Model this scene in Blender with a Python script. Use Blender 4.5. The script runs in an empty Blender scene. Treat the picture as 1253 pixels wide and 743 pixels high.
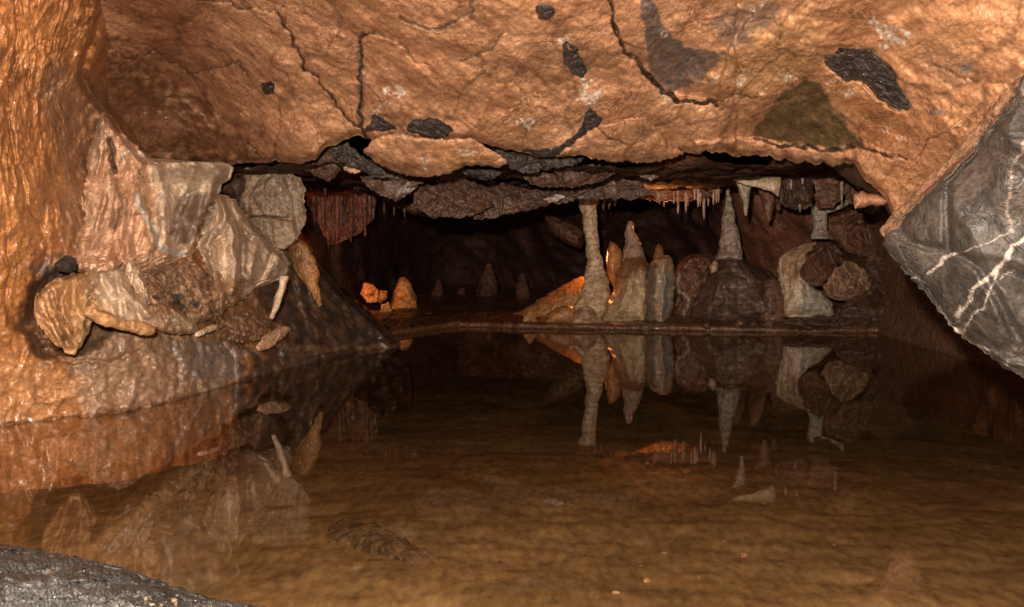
import bpy, math, random
import numpy as np
random.seed(7)
rng = np.random.default_rng(11)
SC = bpy.context.scene
COL = SC.collection

# ------------------------------------------------------------------ camera
F, CX, CY, CH = 1230.0, 626.5, 371.5, 0.62
TH = math.atan(81.5 / F)
cam_d = bpy.data.cameras.new('camera')
cam = bpy.data.objects.new('camera', cam_d); COL.objects.link(cam)
cam.location = (0, 0, CH); cam.rotation_euler = (math.pi / 2 - TH, 0, 0)
cam_d.sensor_width = 36; cam_d.lens = 36 * F / 1253; cam_d.clip_start = 0.02; cam_d.clip_end = 100
SC.camera = cam

def P(px, py, D):
    px = np.asarray(px, float); py = np.asarray(py, float); D = np.asarray(D, float)
    xc = (px - CX) / F * D; yc = -(py - CY) / F * D
    return np.stack([xc + 0 * D, D * math.cos(TH) + yc * math.sin(TH), CH + yc * math.cos(TH) - D * math.sin(TH)], -1)
def footD(py):
    return CH / (math.sin(TH) + (py - CY) / F * math.cos(TH))

# ------------------------------------------------------------------ noise
_perm = rng.permutation(256); _perm = np.concatenate([_perm, _perm, _perm])
_g = rng.normal(size=(256, 3)); _g /= np.linalg.norm(_g, axis=1)[:, None]
def perlin(p):
    i = np.floor(p).astype(int); f = p - i; i &= 255
    u = f * f * f * (f * (f * 6 - 15) + 10)
    out = 0
    for dx in (0, 1):
        wx = u[..., 0] if dx else 1 - u[..., 0]
        for dy in (0, 1):
            wy = u[..., 1] if dy else 1 - u[..., 1]
            for dz in (0, 1):
                wz = u[..., 2] if dz else 1 - u[..., 2]
                h = _perm[_perm[_perm[(i[..., 0] + dx) & 255] + ((i[..., 1] + dy) & 255)] + ((i[..., 2] + dz) & 255)]
                g = _g[h]
                d = g[..., 0] * (f[..., 0] - dx) + g[..., 1] * (f[..., 1] - dy) + g[..., 2] * (f[..., 2] - dz)
                out = out + wx * wy * wz * d
    return out * 1.5
def fbm(p, oc=5, gain=.5, ridged=False):
    s = 0; a = 1; t = 0
    for k in range(oc):
        n = perlin(p * 2.03 ** k + 17.3 * k)
        if ridged: n = 1 - 2 * np.abs(n) * 1.6
        s = s + a * n; t += a; a *= gain
    return s / t
def cells(p):
    """distance to the nearest and second nearest feature point, and a random value of the nearest cell"""
    i = np.floor(p).astype(int); f = p - i
    b1 = np.full(p.shape[:-1], 9.); b2 = b1.copy(); r = b1.copy()
    for dx in (-1, 0, 1):
        for dy in (-1, 0, 1):
            for dz in (-1, 0, 1):
                h = _perm[_perm[_perm[(i[..., 0] + dx) & 255] + ((i[..., 1] + dy) & 255)] + ((i[..., 2] + dz) & 255)]
                q = _g[h] * .45 + .5 + np.array([dx, dy, dz]) - f
                d = np.sqrt((q * q).sum(-1))
                m = d < b1
                b2 = np.where(m, b1, np.minimum(b2, d)); r = np.where(m, h / 255., r); b1 = np.where(m, d, b1)
    return b1, b2, r
def sstep(a, b, x):
    t = np.clip((x - a) / (b - a), 0, 1); return t * t * (3 - 2 * t)

# ------------------------------------------------------------------ 2D features
def segdist(x, y, pts, closed=False):
    pts = list(pts) + ([pts[0]] if closed else [])
    best = np.full(x.shape, 1e9)
    for (ax, ay), (bx, by) in zip(pts[:-1], pts[1:]):
        vx, vy = bx - ax, by - ay; L = vx * vx + vy * vy + 1e-9
        t = np.clip(((x - ax) * vx + (y - ay) * vy) / L, 0, 1)
        best = np.minimum(best, np.hypot(x - ax - t * vx, y - ay - t * vy))
    return best
def inside(x, y, pts):
    c = np.zeros(x.shape, bool); j = len(pts) - 1
    for i in range(len(pts)):
        xi, yi = pts[i]; xj, yj = pts[j]
        if yi != yj:
            c ^= ((yi > y) != (yj > y)) & (x < (xj - xi) * (y - yi) / (yj - yi) + xi)
        j = i
    return c
def sdf(x, y, pts):
    """positive inside, pixels"""
    return np.where(inside(x, y, pts), 1, -1) * segdist(x, y, pts, True)
def rbf(ctrl):
    c = np.array(ctrl, float); X = c[:, :2] / 300.; n = len(X)
    def ph(r): return r * r * np.log(r + 1e-9)
    K = ph(np.linalg.norm(X[:, None] - X[None], axis=2)) + np.eye(n) * 1e-2
    Q = np.c_[np.ones(n), X]
    A = np.block([[K, Q], [Q.T, np.zeros((3, 3))]])
    w = np.linalg.solve(A, np.r_[c[:, 2], 0, 0, 0])
    def f(px, py):
        px = np.asarray(px, float) / 300.; py = np.asarray(py, float) / 300.
        o = w[n] + w[n + 1] * px + w[n + 2] * py
        for k in range(n): o = o + w[k] * ph(np.hypot(px - X[k, 0], py - X[k, 1]))
        return o
    return f
def lin(c):
    return tuple(((v / 255.) / 12.92 if v / 255. <= .04045 else ((v / 255. + .055) / 1.055) ** 2.4) for v in c)

# ------------------------------------------------------------------ materials
def rock(name, a, b, c=None, sc=4., bump=.5, rough=(.25, .6), bands=0, grain=90., coat=.25, cell=0., spec=.5, sparkle=0., crack=0., streak=0., stretch=None, coatr=.07, vein=.65, mott=.8):
    m = bpy.data.materials.new(name); m.use_nodes = True
    nt = m.node_tree; N = nt.nodes; L = nt.links; N.clear()
    def n(t, **k):
        x = N.new(t)
        for kk, v in k.items():
            if kk in x.inputs: x.inputs[kk].default_value = v
            else: setattr(x, kk, v)
        return x
    def mixc(fac, A, B, bt='MIX'):
        x = N.new('ShaderNodeMix'); x.data_type = 'RGBA'; x.blend_type = bt
        for s, v in ((x.inputs[0], fac), (x.inputs[6], A), (x.inputs[7], B)):
            if isinstance(v, (int, float)): s.default_value = v
            elif isinstance(v, tuple): s.default_value = (*v[:3], 1)
            else: L.new(v, s)
        return x.outputs[2]
    def math_(op, A, B=None, clamp=False):
        x = N.new('ShaderNodeMath'); x.operation = op; x.use_clamp = clamp
        for s, v in zip(x.inputs, (A, B)):
            if v is None: continue
            if isinstance(v, (int, float)): s.default_value = v
            else: L.new(v, s)
        return x.outputs[0]
    def ramp(v, lo, hi):
        x = N.new('ShaderNodeMapRange'); L.new(v, x.inputs[0])
        x.inputs[1].default_value = lo; x.inputs[2].default_value = hi
        return x.outputs[0]
    out = n('ShaderNodeOutputMaterial'); bs = n('ShaderNodeBsdfPrincipled'); L.new(bs.outputs[0], out.inputs[0])
    geo = n('ShaderNodeNewGeometry'); pos = geo.outputs['Position']
    if stretch:
        mp0 = n('ShaderNodeMapping'); mp0.inputs['Scale'].default_value = stretch; L.new(pos, mp0.inputs[0]); pos = mp0.outputs[0]
    def noise(scale, det=6, r=.6, dist=0., v=pos):
        x = n('ShaderNodeTexNoise', Scale=scale, Detail=det, Roughness=r, Distortion=dist); L.new(v, x.inputs['Vector'])
        return x.outputs[0]
    c = c or tuple(v * .45 for v in a)
    n1 = noise(sc, 5, .65, .6); n2 = noise(sc * 4.3, 4, .68); n3 = noise(grain, 2, .6); n4 = noise(sc * .75, 2, .5, 1.)
    col = mixc(ramp(n1, .38, .62), a, b)
    col = mixc(math_('MULTIPLY', ramp(n2, .47, .64), mott), col, c)
    col = mixc(math_('MULTIPLY', ramp(n4, .5, .75), .5), col, tuple(min(1, v * 1.25) for v in a))
    if streak:
        mp = n('ShaderNodeMapping'); mp.inputs['Scale'].default_value = (1, 1, .12); L.new(pos, mp.inputs[0])
        st = noise(sc * 7, 4, .6, .4, mp.outputs[0])
        col = mixc(math_('MULTIPLY', ramp(st, .48, .68), streak), col, c)
    n6 = noise(sc * 2.4, 4, .62, 1.2)
    ln = math_('SUBTRACT', 1., ramp(math_('ABSOLUTE', math_('SUBTRACT', n6, .5)), 0., .016))
    n7 = noise(sc * 1.1, 1, .5); ln = math_('MULTIPLY', ln, ramp(n7, .42, .56))
    wv = None
    if bands:
        w = n('ShaderNodeTexWave', Scale=bands, Distortion=7., Detail=4.); w.wave_type = 'BANDS'; w.bands_direction = 'Z'
        w.inputs['Detail Scale'].default_value = 1.5; L.new(pos, w.inputs[0]); wv = w.outputs['Fac']
        col = mixc(math_('MULTIPLY', wv, .45), col, c)
    at = n('ShaderNodeAttribute', attribute_name='tint')
    tv = mixc(math_('MULTIPLY', ramp(n2, .5, .75), .45), at.outputs['Color'], (0.35, .3, .27), 'MULTIPLY')
    col = mixc(at.outputs['Alpha'], col, tv)
    col = mixc(math_('MULTIPLY', ln, vein), col, tuple(v * .45 for v in c))
    g = mixc(ramp(n3, .3, .7), (.58, .56, .54), (1.18, 1.18, 1.18))
    col = mixc(1., col, g, 'MULTIPLY')
    # relief
    pz = math_('ADD', .25, math_('MULTIPLY', ramp(n4, .38, .62), 1.)); h3 = math_('MULTIPLY', n3, pz)
    h = math_('MULTIPLY', n2, .8)
    h = math_('ADD', h, math_('MULTIPLY', h3, .24))
    h = math_('SUBTRACT', h, math_('MULTIPLY', ln, .22 * vein))
    n5 = noise(grain * .33, 3, .62); h = math_('ADD', h, math_('MULTIPLY', math_('MULTIPLY', n5, pz), .6))
    if wv is not None: h = math_('ADD', h, math_('MULTIPLY', wv, .18))
    if cell:
        vo = n('ShaderNodeTexVoronoi', Scale=cell); L.new(pos, vo.inputs['Vector'])
        h = math_('ADD', h, math_('MULTIPLY', vo.outputs['Distance'], -.35))
    if crack:
        v2 = n('ShaderNodeTexVoronoi', Scale=crack, feature='DISTANCE_TO_EDGE')
        wp = n('ShaderNodeVectorMath'); wp.operation = 'ADD'
        nc = n('ShaderNodeTexNoise', Scale=crack * 1.7, Detail=4.); L.new(pos, nc.inputs['Vector'])
        sca = n('ShaderNodeVectorMath'); sca.operation = 'SCALE'; sca.inputs['Scale'].default_value = .9 / crack; L.new(nc.outputs['Color'], sca.inputs[0])
        L.new(pos, wp.inputs[0]); L.new(sca.outputs[0], wp.inputs[1]); L.new(wp.outputs[0], v2.inputs['Vector'])
        cr = ramp(v2.outputs['Distance'], 0., .035)
        h = math_('ADD', h, math_('MULTIPLY', cr, .16))
        col = mixc(math_('MULTIPLY', math_('SUBTRACT', 1., cr), .55), col, tuple(v * .4 for v in c))
    bu = n('ShaderNodeBump', Strength=1.0, Distance=.02 * bump); L.new(h, bu.inputs['Height']); L.new(bu.outputs[0], bs.inputs['Normal'])
    L.new(col, bs.inputs['Base Color'])
    r = N.new('ShaderNodeMapRange'); L.new(noise(sc * 3.1, 5, .7), r.inputs[0]); r.inputs[1].default_value = .35; r.inputs[2].default_value = .65
    r.inputs[3].default_value = rough[0]; r.inputs[4].default_value = rough[1]; L.new(r.outputs[0], bs.inputs['Roughness'])
    bs.inputs['Specular IOR Level'].default_value = spec
    L.new(math_('MULTIPLY', math_('MULTIPLY', ramp(n2, .36, .58), ramp(noise(sc * .8, 2, .5, .5), .42, .58)), coat * 1.5), bs.inputs['Coat Weight']); bs.inputs['Coat Roughness'].default_value = coatr
    L.new(bu.outputs[0], bs.inputs['Coat Normal'])
    return m
M = {}
M['ceil'] = rock('tan_clay_rock', (.64, .335, .18), (.50, .235, .115), (.29, .125, .058), sc=3.2, bump=.5, rough=(.42, .7), coat=.35, grain=110, cell=34, crack=2.0, stretch=(1, .5, .75), coatr=.1)
M['wall'] = rock('orange_flowstone', (.48, .205, .07), (.36, .14, .045), (.22, .085, .03), sc=4, bump=.34, rough=(.3, .6), coat=.5, grain=80, streak=.15, coatr=.14)
M['cream'] = rock('cream_calcite', (.84, .63, .45), (.70, .47, .30), (.34, .17, .085), sc=7, bump=.5, rough=(.28, .55), coat=.5, grain=90, streak=.35, mott=.45)
M['pink'] = rock('pink_flowstone', (.80, .50, .32), (.64, .35, .2), (.28, .12, .055), sc=6, bump=.55, rough=(.28, .5), coat=.6, grain=90, streak=.4, mott=.5)
M['curl'] = rock('orange_calcite', (.68, .38, .18), (.52, .26, .11), (.24, .1, .04), sc=7, bump=.45, rough=(.28, .5), coat=.5, grain=80, streak=.45, mott=.5)
M['block'] = rock('brown_calcite_block', (.62, .43, .29), (.44, .27, .16), (.22, .12, .07), sc=8, bump=.6, rough=(.4, .65), coat=.2, grain=100, cell=45)
M['brown'] = rock('dark_brown_rock', (.17, .08, .045), (.10, .045, .027), (.035, .02, .013), sc=7, bump=.9, rough=(.2, .5), coat=.7, grain=70, crack=5)
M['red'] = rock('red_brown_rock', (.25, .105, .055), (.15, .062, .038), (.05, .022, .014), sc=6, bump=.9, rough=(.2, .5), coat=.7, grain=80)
M['banded'] = rock('banded_dark_calcite', (.22, .125, .085), (.15, .08, .055), (.06, .033, .025), sc=6, bump=.5, rough=(.3, .5), coat=.5, grain=80, bands=9)
M['stal'] = rock('banded_cream_calcite', (.85, .58, .36), (.70, .44, .25), (.32, .16, .075), sc=6, bump=.45, rough=(.3, .5), coat=.4, grain=80, bands=7)
M['grey_stal'] = rock('grey_calcite', (.72, .57, .43), (.54, .40, .29), (.28, .17, .11), sc=9, bump=1., rough=(.18, .4), coat=.9, grain=60, bands=5)
M['lime'] = rock('grey_limestone', (.08, .062, .05), (.05, .039, .032), (.022, .018, .015), sc=5, bump=.45, spec=.35, rough=(.45, .7), coat=.12, grain=120, crack=1.6, coatr=.15)
M['dark'] = rock('dark_limestone', (.085, .062, .052), (.052, .037, .032), (.022, .016, .014), sc=9, bump=1., rough=(.2, .5), coat=.5, grain=70)
M['slab'] = rock('brown_slab_rock', (.16, .08, .048), (.10, .048, .032), (.035, .018, .013), sc=8, bump=.8, rough=(.2, .5), coat=.7, grain=80)
M['deep'] = rock('deep_cave_rock', (.15, .065, .035), (.09, .04, .025), (.04, .02, .015), sc=2.5, bump=1., rough=(.5, .8), coat=0., grain=40, spec=.2)
M['mud'] = rock('pool_mud', (.27, .19, .095), (.21, .14, .068), (.13, .085, .04), sc=3, bump=.12, rough=(.7, .95), coat=0, grain=40, spec=.1, mott=.4, vein=0., stretch=(1, .4, 1))
M['ledge'] = rock('wet_ledge', (.2, .085, .035), (.13, .055, .022), (.06, .025, .013), sc=8, bump=.6, rough=(.15, .4), coat=.6, grain=60)
M['ochre'] = rock('ochre_flowstone', (.54, .25, .08), (.42, .18, .055), (.2, .07, .025), sc=8, bump=.5, rough=(.25, .5), coat=.5, grain=70)
M['fore'] = rock('striated_limestone', (.032, .024, .019), (.014, .011, .009), (.007, .005, .004), sc=10, bump=1.5, rough=(.35, .6), coat=.35, grain=70)
M['silt'] = rock('silted_stone', (.15, .10, .055), (.10, .065, .037), (.05, .035, .022), sc=14, bump=.4, rough=(.7, .9), coat=0, grain=50, spec=.1)
M['seam'] = rock('clay_seam', (.22, .11, .055), (.15, .075, .04), (.07, .035, .02), sc=12, bump=.6, rough=(.6, .85), coat=0, grain=90, spec=.2)
M['bank'] = rock('bank', (.40, .23, .125), (.3, .16, .08), (.13, .06, .033), sc=6, bump=.9, rough=(.2, .5), coat=.8, grain=80)

# ------------------------------------------------------------------ mesh output
def grid_faces(nr, nc, wrap=False, off=0):
    r = np.arange(nr - 1)[:, None]; c = np.arange(nc if wrap else nc - 1)[None]
    a = r * nc + c; b = r * nc + (c + 1) % nc; d = (r + 1) * nc + c; e = (r + 1) * nc + (c + 1) % nc
    return (np.stack([a, b, e, d], -1).reshape(-1, 4) + off)
def normals(V, wrap=False):
    if wrap:
        du = np.roll(V, -1, 1) - np.roll(V, 1, 1)
    else:
        du = np.gradient(V, axis=1)
    dv = np.gradient(V, axis=0)
    n = np.cross(du, dv); l = np.linalg.norm(n, axis=-1, keepdims=True)
    return n / np.maximum(l, 1e-12)
def link(name, V, Fc, mat, tint=None, parent=None, origin=None, smooth=True):
    V = V.reshape(-1, 3)
    if parent is not None: o0 = np.array(parent.location)
    elif origin is not None: o0 = np.array(origin)
    else:
        o0 = np.array([(V[:, 0].min() + V[:, 0].max()) / 2, (V[:, 1].min() + V[:, 1].max()) / 2, V[:, 2].min()])
    me = bpy.data.meshes.new(name)
    me.vertices.add(len(V)); me.vertices.foreach_set('co', (V - o0).astype(np.float32).ravel())
    q = np.asarray(Fc, np.int32)
    me.loops.add(q.size); me.loops.foreach_set('vertex_index', q.ravel())
    me.polygons.add(len(q)); me.polygons.foreach_set('loop_start', np.arange(0, q.size, q.shape[1], dtype=np.int32))
    me.polygons.foreach_set('loop_total', np.full(len(q), q.shape[1], np.int32))
    me.update(calc_edges=True); me.validate()
    me.polygons.foreach_set('use_smooth', np.ones(len(me.polygons), bool) if smooth else np.zeros(len(me.polygons), bool))
    if tint is None: tint = np.zeros((len(V), 4))
    ca = me.color_attributes.new('tint', 'FLOAT_COLOR', 'POINT')
    ca.data.foreach_set('color', np.asarray(tint, np.float32).reshape(-1, 4).ravel())
    me.materials.append(mat)
    o = bpy.data.objects.new(name, me); COL.objects.link(o)
    if parent is not None: o.parent = parent
    else: o.location = o0
    return o
def tag(o, label, cat, group=None):
    o['label'] = label; o['category'] = cat
    if group: o['group'] = group
    return o
def struct(o): o['kind'] = 'structure'; return o
def empty(name, loc):
    e = bpy.data.objects.new(name, None); COL.objects.link(e); e.location = tuple(float(v) for v in loc); e.empty_display_size = .1
    return e

def paint(px, py, items, warp=2.2, seed=0.):
    """colour marks on the stone: patches, stains, veins, painted crack shade and lamp glow"""
    q = np.stack([px / 22., py / 22., np.full(px.shape, seed)], -1)
    q2 = np.stack([px / 7., py / 7., np.full(px.shape, seed + 5)], -1)
    X = px + warp * (2.2 * perlin(q) + 1.1 * perlin(q2)); Y = py + warp * (2.2 * perlin(q + 9.1) + 1.1 * perlin(q2 + 4.7))
    T = np.zeros(px.shape + (4,))
    for it in items:
        kind, pts, w, c, al = it
        if kind == 'poly': m = sstep(-w, w, sdf(X, Y, pts) + 1.5 * w * perlin(q2 * .8)) * al * (.86 + .14 * sstep(-.3, .3, perlin(q * 1.7 + 3)))
        elif kind == 'line': m = (1 - sstep(w * .5, w, segdist(X, Y, pts) + .35 * w * perlin(q2 * 1.5))) * al
        else:
            rs = random.Random(int(sum(a + b for a, b in pts))); m = np.zeros(px.shape)
            for a, b in pts:
                for k in range(9):
                    xx = a + rs.gauss(0, w * .6); yy = b + rs.gauss(0, w * .5); rr = rs.uniform(.14, .5) * w
                    m = np.maximum(m, (1 - sstep(rr * .4, rr, np.hypot((X - xx) * rs.uniform(.7, 1.4), (Y - yy)))) * al * rs.uniform(.5, 1))
        m = m[..., None]
        T[..., :3] = np.where(T[..., 3:] + m > 0, (T[..., :3] * T[..., 3:] * (1 - m) + np.array(c) * m) / np.maximum(T[..., 3:] * (1 - m) + m, 1e-6), 0)
        T[..., 3:] = T[..., 3:] * (1 - m) + m
    return T, X, Y

# ------------------------------------------------------------------ outline stones
def resample(pts, n, jag=0., seed=0.):
    p = np.array(pts, float); q = np.vstack([p, p[:1]]); d = np.r_[0, np.cumsum(np.hypot(*np.diff(q, axis=0).T))]
    t = np.linspace(0, d[-1], n, endpoint=False)
    x = np.interp(t, d, q[:, 0]); y = np.interp(t, d, q[:, 1])
    k = max(1, int(n * .006))
    for _ in range(2):
        x = (np.roll(x, k) + 2 * x + np.roll(x, -k)) / 4; y = (np.roll(y, k) + 2 * y + np.roll(y, -k)) / 4
    if jag:
        a = np.arange(n) / n * 2 * math.pi; R = d[-1] / 40.
        c = np.stack([np.cos(a) * R, np.sin(a) * R, np.full(n, seed)], -1)
        x = x + jag * fbm(c, 4, .6) * 1.6; y = y + jag * fbm(c + 31., 4, .6) * 1.6
    return x, y
def stone(name, pts, D, mat, tf=.1, tb=.1, flat=3., spine=None, jag=1.5, amp=.02, fs=8., marks=None, parent=None,
          ridged=False, facet=0., fscale=5., fold=None, oc=5, seed=None, markwarp=1.6, dispfn=None, step=None, ew=None, axis=None, planes=0, ridges=None):
    """a closed stone: its outline swept row by row, front bulging towards the pool, back bulging away, rounded at the rim"""
    seed = random.random() * 50 if seed is None else seed
    p = np.array(pts, float); wd = np.ptp(p[:, 0]); hg = np.ptp(p[:, 1])
    per = sum(math.dist(pts[i], pts[i - 1]) for i in range(len(pts)))
    x, y = resample(pts, int(min(900, max(120, per))), jag, seed)
    tr = (wd > 1.4 * hg) if axis is None else axis == 'x'     # wide stones are swept column by column
    if tr: x, y = y, x
    step = step or max(1.0, min(2.2, per / 260.))
    nrow = int(max(14, (y.max() - y.min()) / step)); ncol = int(max(14, (x.max() - x.min()) / step))
    s_ = np.linspace(0, 1, nrow); s_ = .5 - .5 * np.cos(math.pi * s_) * (1 - .35 * np.sin(math.pi * s_) ** 2)
    ys = y.min() + .05 + (y.max() - y.min() - .1) * s_
    xa = np.roll(x, -1); ya = np.roll(y, -1); xl = np.zeros(nrow); xr = np.zeros(nrow)
    for i, yy in enumerate(ys):
        m = (y > yy) != (ya > yy); xi = x[m] + (yy - y[m]) / (ya[m] - y[m]) * (xa[m] - x[m])
        xl[i], xr[i] = (xi.min(), xi.max()) if len(xi) else ((xl[i - 1], xr[i - 1]) if i else (x[np.argmin(y)],) * 2)
    u = np.linspace(0, 1, ncol); u = .5 - .5 * np.cos(math.pi * u) * (1 - .35 * np.sin(math.pi * u) ** 2)
    PX = xl[:, None] + (xr - xl)[:, None] * u[None]; PY = np.repeat(ys[:, None], ncol, 1)
    ol = list(zip(x[::max(1, len(x) // 160)], y[::max(1, len(x) // 160)]))
    ed_ = segdist(PX, PY, ol, True); ed_[0] = 0; ed_[-1] = 0; ed_[:, 0] = 0; ed_[:, -1] = 0
    if tr: PX, PY = PY, PX
    Df = D if callable(D) else (lambda a, b: np.full(np.shape(a), float(D)))
    ew = ew or max(2.5, min(wd, hg) * (.5 if flat < 2.6 else .34 if flat < 4 else .2))
    k = np.clip(ed_ / ew, 0, 1); prof = np.sqrt(np.clip(1 - (1 - k) ** 2, 0, 1)); edge = sstep(0, 4.5, ed_)
    if planes:
        rp = random.Random(int(seed * 997)); cx_, cy_ = p[:, 0].mean(), p[:, 1].mean(); a0 = rp.uniform(0, 6.3)
        for i in range(planes):
            an = a0 + i * 6.283 / planes + rp.uniform(-.4, .4); g_ = rp.uniform(.5, 1.1)
            prof = np.minimum(prof, rp.uniform(.62, 1.) + g_ * (math.cos(an) * (PX - cx_) / (wd * .6) + math.sin(an) * (PY - cy_) / (hg * .6)))
        prof = np.clip(prof, 0, 1)
    dm = Df(PX, PY); fr = dm - tf * prof; bk = dm + tb * prof + .002
    w = P(PX, PY, fr) * fs + seed
    d = .9 * amp * fbm(w, oc, .52, ridged) + .45 * amp * fbm(w * 3.1 + 9, 4, .6)
    if facet:
        b1, b2, rr = cells(P(PX, PY, fr) * fscale + seed + .25 * perlin(w)[..., None])
        d = d + facet * (rr - .5) - facet * .9 * (1 - sstep(0, .1, b2 - b1))
    if fold:
        fa, fw, fl, ang = fold    # amplitude, spacing px, length px, direction (radians from vertical)
        uu = PX * math.cos(ang) + PY * math.sin(ang); v = -PX * math.sin(ang) + PY * math.cos(ang)
        q = np.stack([uu / fw, v / fl, np.full(uu.shape, seed)], -1); q[..., 0] += .8 * perlin(np.stack([uu / 50., v / 50., 0 * uu + seed], -1))
        pl = np.abs(perlin(q)); d = d + fa * (np.minimum(pl * 4., 1.) - 1) * 1.3 + fa * .5 * perlin(q * 1.9 + 7)
    if dispfn is not None: d = d + dispfn(PX, PY)
    if ridges:
        rx_, ry_ = PX + 4 * perlin(np.stack([PX / 18., PY / 18., 0 * PX + seed], -1)), PY
        for hgt, wdt, pl_ in ridges:
            q_ = np.clip(1 - segdist(rx_, ry_, pl_) / wdt, 0, 1); d = d + hgt * q_ ** 1.3
    fr = fr - d * edge
    fr[[0, -1]] = dm[[0, -1]]; fr[:, [0, -1]] = dm[:, [0, -1]]
    bk = bk + amp * fbm(P(PX, PY, bk) * fs + seed, 3) * edge
    V = np.stack([P(PX, PY, fr), P(PX, PY, bk)], 0)
    T = None
    if marks:
        T, _, _ = paint(PX, PY, marks, markwarp, seed); T = np.stack([T, T], 0)
    Fc = grid_faces(nrow, ncol)
    if not tr: Fc = Fc[:, ::-1]
    # the back face joins the rim through shared rim vertices
    idx = np.arange(nrow * ncol).reshape(nrow, ncol); bi = idx + nrow * ncol
    bi[0] = idx[0]; bi[-1] = idx[-1]; bi[:, 0] = idx[:, 0]; bi[:, -1] = idx[:, -1]
    Fb = bi.ravel()[Fc][:, ::-1]
    return link(name, V, np.concatenate([Fc, Fb]), mat, T, parent)
def lathe(name, prof, D, mat, amp=.006, fs=14., ns=40, step=None, parent=None, ripple=0., seed=None, marks=None, depthscale=1.):
    """prof: rows of (py, left px, right px), top to bottom"""
    seed = random.random() * 50 if seed is None else seed
    p = np.array(prof, float); step = step or 1.5
    ys = np.arange(p[0, 0], p[-1, 0] + step * .5, step)
    l = np.interp(ys, p[:, 0], p[:, 1]); r = np.interp(ys, p[:, 0], p[:, 2])
    k = np.array([1, 2, 3, 2, 1.]) / 9
    if len(ys) > 9:
        l = np.r_[l[:2], np.convolve(l, k, 'valid'), l[-2:]]; r = np.r_[r[:2], np.convolve(r, k, 'valid'), r[-2:]]
    C_ = P((l + r) / 2 + .12 * (r - l) * perlin(np.stack([ys / 14., 0 * ys, 0 * ys + seed], -1)), ys, D); rad = (r - l) / 2 / F * D
    a = np.linspace(0, 2 * math.pi, ns, endpoint=False)
    V = C_[:, None] + np.stack([np.cos(a)[None] * rad[:, None], np.sin(a)[None] * rad[:, None] * depthscale, 0 * a[None] * rad[:, None]], -1)
    V = np.concatenate([C_[:1, None] + 0 * V[:1], V, C_[-1:, None] + 0 * V[:1]], 0)
    rr = np.r_[0, rad, 0][:, None]
    out = V - np.concatenate([C_[:1], C_, C_[-1:]])[:, None]; out /= np.maximum(np.linalg.norm(out, axis=-1, keepdims=True), 1e-6)
    d = amp * fbm(V * fs + seed, 4, .55)
    ca, sa = np.cos(a)[None], np.sin(a)[None]
    d = d * .9 + .08 * rr * perlin(np.stack([1.6 * ca + 0 * V[..., 2], 1.6 * sa + 0 * V[..., 2], V[..., 2] * 6 + seed], -1)) + .05 * rr * perlin(np.stack([4 * ca + 0 * V[..., 2], 4 * sa + 0 * V[..., 2], V[..., 2] * 16 + seed], -1))
    if ripple: d = d + ripple * perlin(np.stack([V[..., 2] * 55, 1.5 * a[None] + 0 * V[..., 2], 0 * V[..., 2] + seed], -1))
    V = V + out * np.clip(d, -.5 * rr - 1e-9, 1)[..., None] * (rr > 0)[..., None]
    T = None
    if marks:
        px = np.concatenate([l[:1], l, l[:1]])[:, None] + 0 * a + ((1 + np.cos(a)) / 2)[None] * np.r_[0, r - l, 0][:, None]
        py = np.r_[ys[0], ys, ys[-1]][:, None] + 0 * a
        T, _, _ = paint(px, py, marks, 1., seed)
    return link(name, V, grid_faces(len(V), ns, True), mat, T, parent)

# ------------------------------------------------------------------ CEILING
ceilD = rbf([(110, 60, 3.55), (60, 180, 3.9), (140, 180, 4.2), (200, 190, 4.45), (200, 110, 4.15), (200, 0, 3.3), (320, 200, 4.4), (300, 100, 3.95),
             (430, 150, 4.1), (440, 0, 3.2), (600, 0, 3.1), (600, 100, 3.6), (600, 180, 4.1), (700, 190, 4.2), (700, 60, 3.4), (850, 190, 4.2),
             (850, 100, 3.65), (850, 0, 3.1), (1000, 190, 4.0), (1000, 90, 3.5), (1000, 0, 3.0), (1090, 260, 3.9), (1120, 150, 3.4), (1200, 60, 2.95),
             (1253, 0, 2.7), (1253, 120, 2.9), (1400, 100, 2.5), (600, -200, 2.2), (0, 0, 3.2), (0, -200, 2.1), (1253, -200, 2.0), (600, -500, 1.4),
             (0, -500, 1.3), (1250, -500, 1.25), (-300, 0, 2.6), (-300, 200, 3.2), (1500, 300, 2.6)])
lip = np.array([(-400, 230), (0, 215), (90, 205), (130, 203), (182, 203), (230, 202), (309, 201), (338, 198), (367, 201), (385, 197), (400, 181), (440, 166),
                (454, 173), (500, 174), (545, 174), (574, 171), (603, 180), (632, 187), (661, 193), (700, 192), (716, 188), (749, 196), (800, 196), (831, 187),
                (851, 187), (882, 187), (898, 194), (929, 191), (944, 195), (995, 199), (1018, 203), (1046, 201), (1052, 214), (1069, 232), (1086, 246),
                (1092, 262), (1100, 282), (1120, 296), (1180, 300), (1300, 320), (1600, 360)], float)
def mono(*segs):
    return np.unique(np.round(np.concatenate([np.arange(a, b, s) for a, b, s in segs]), 3))
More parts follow.
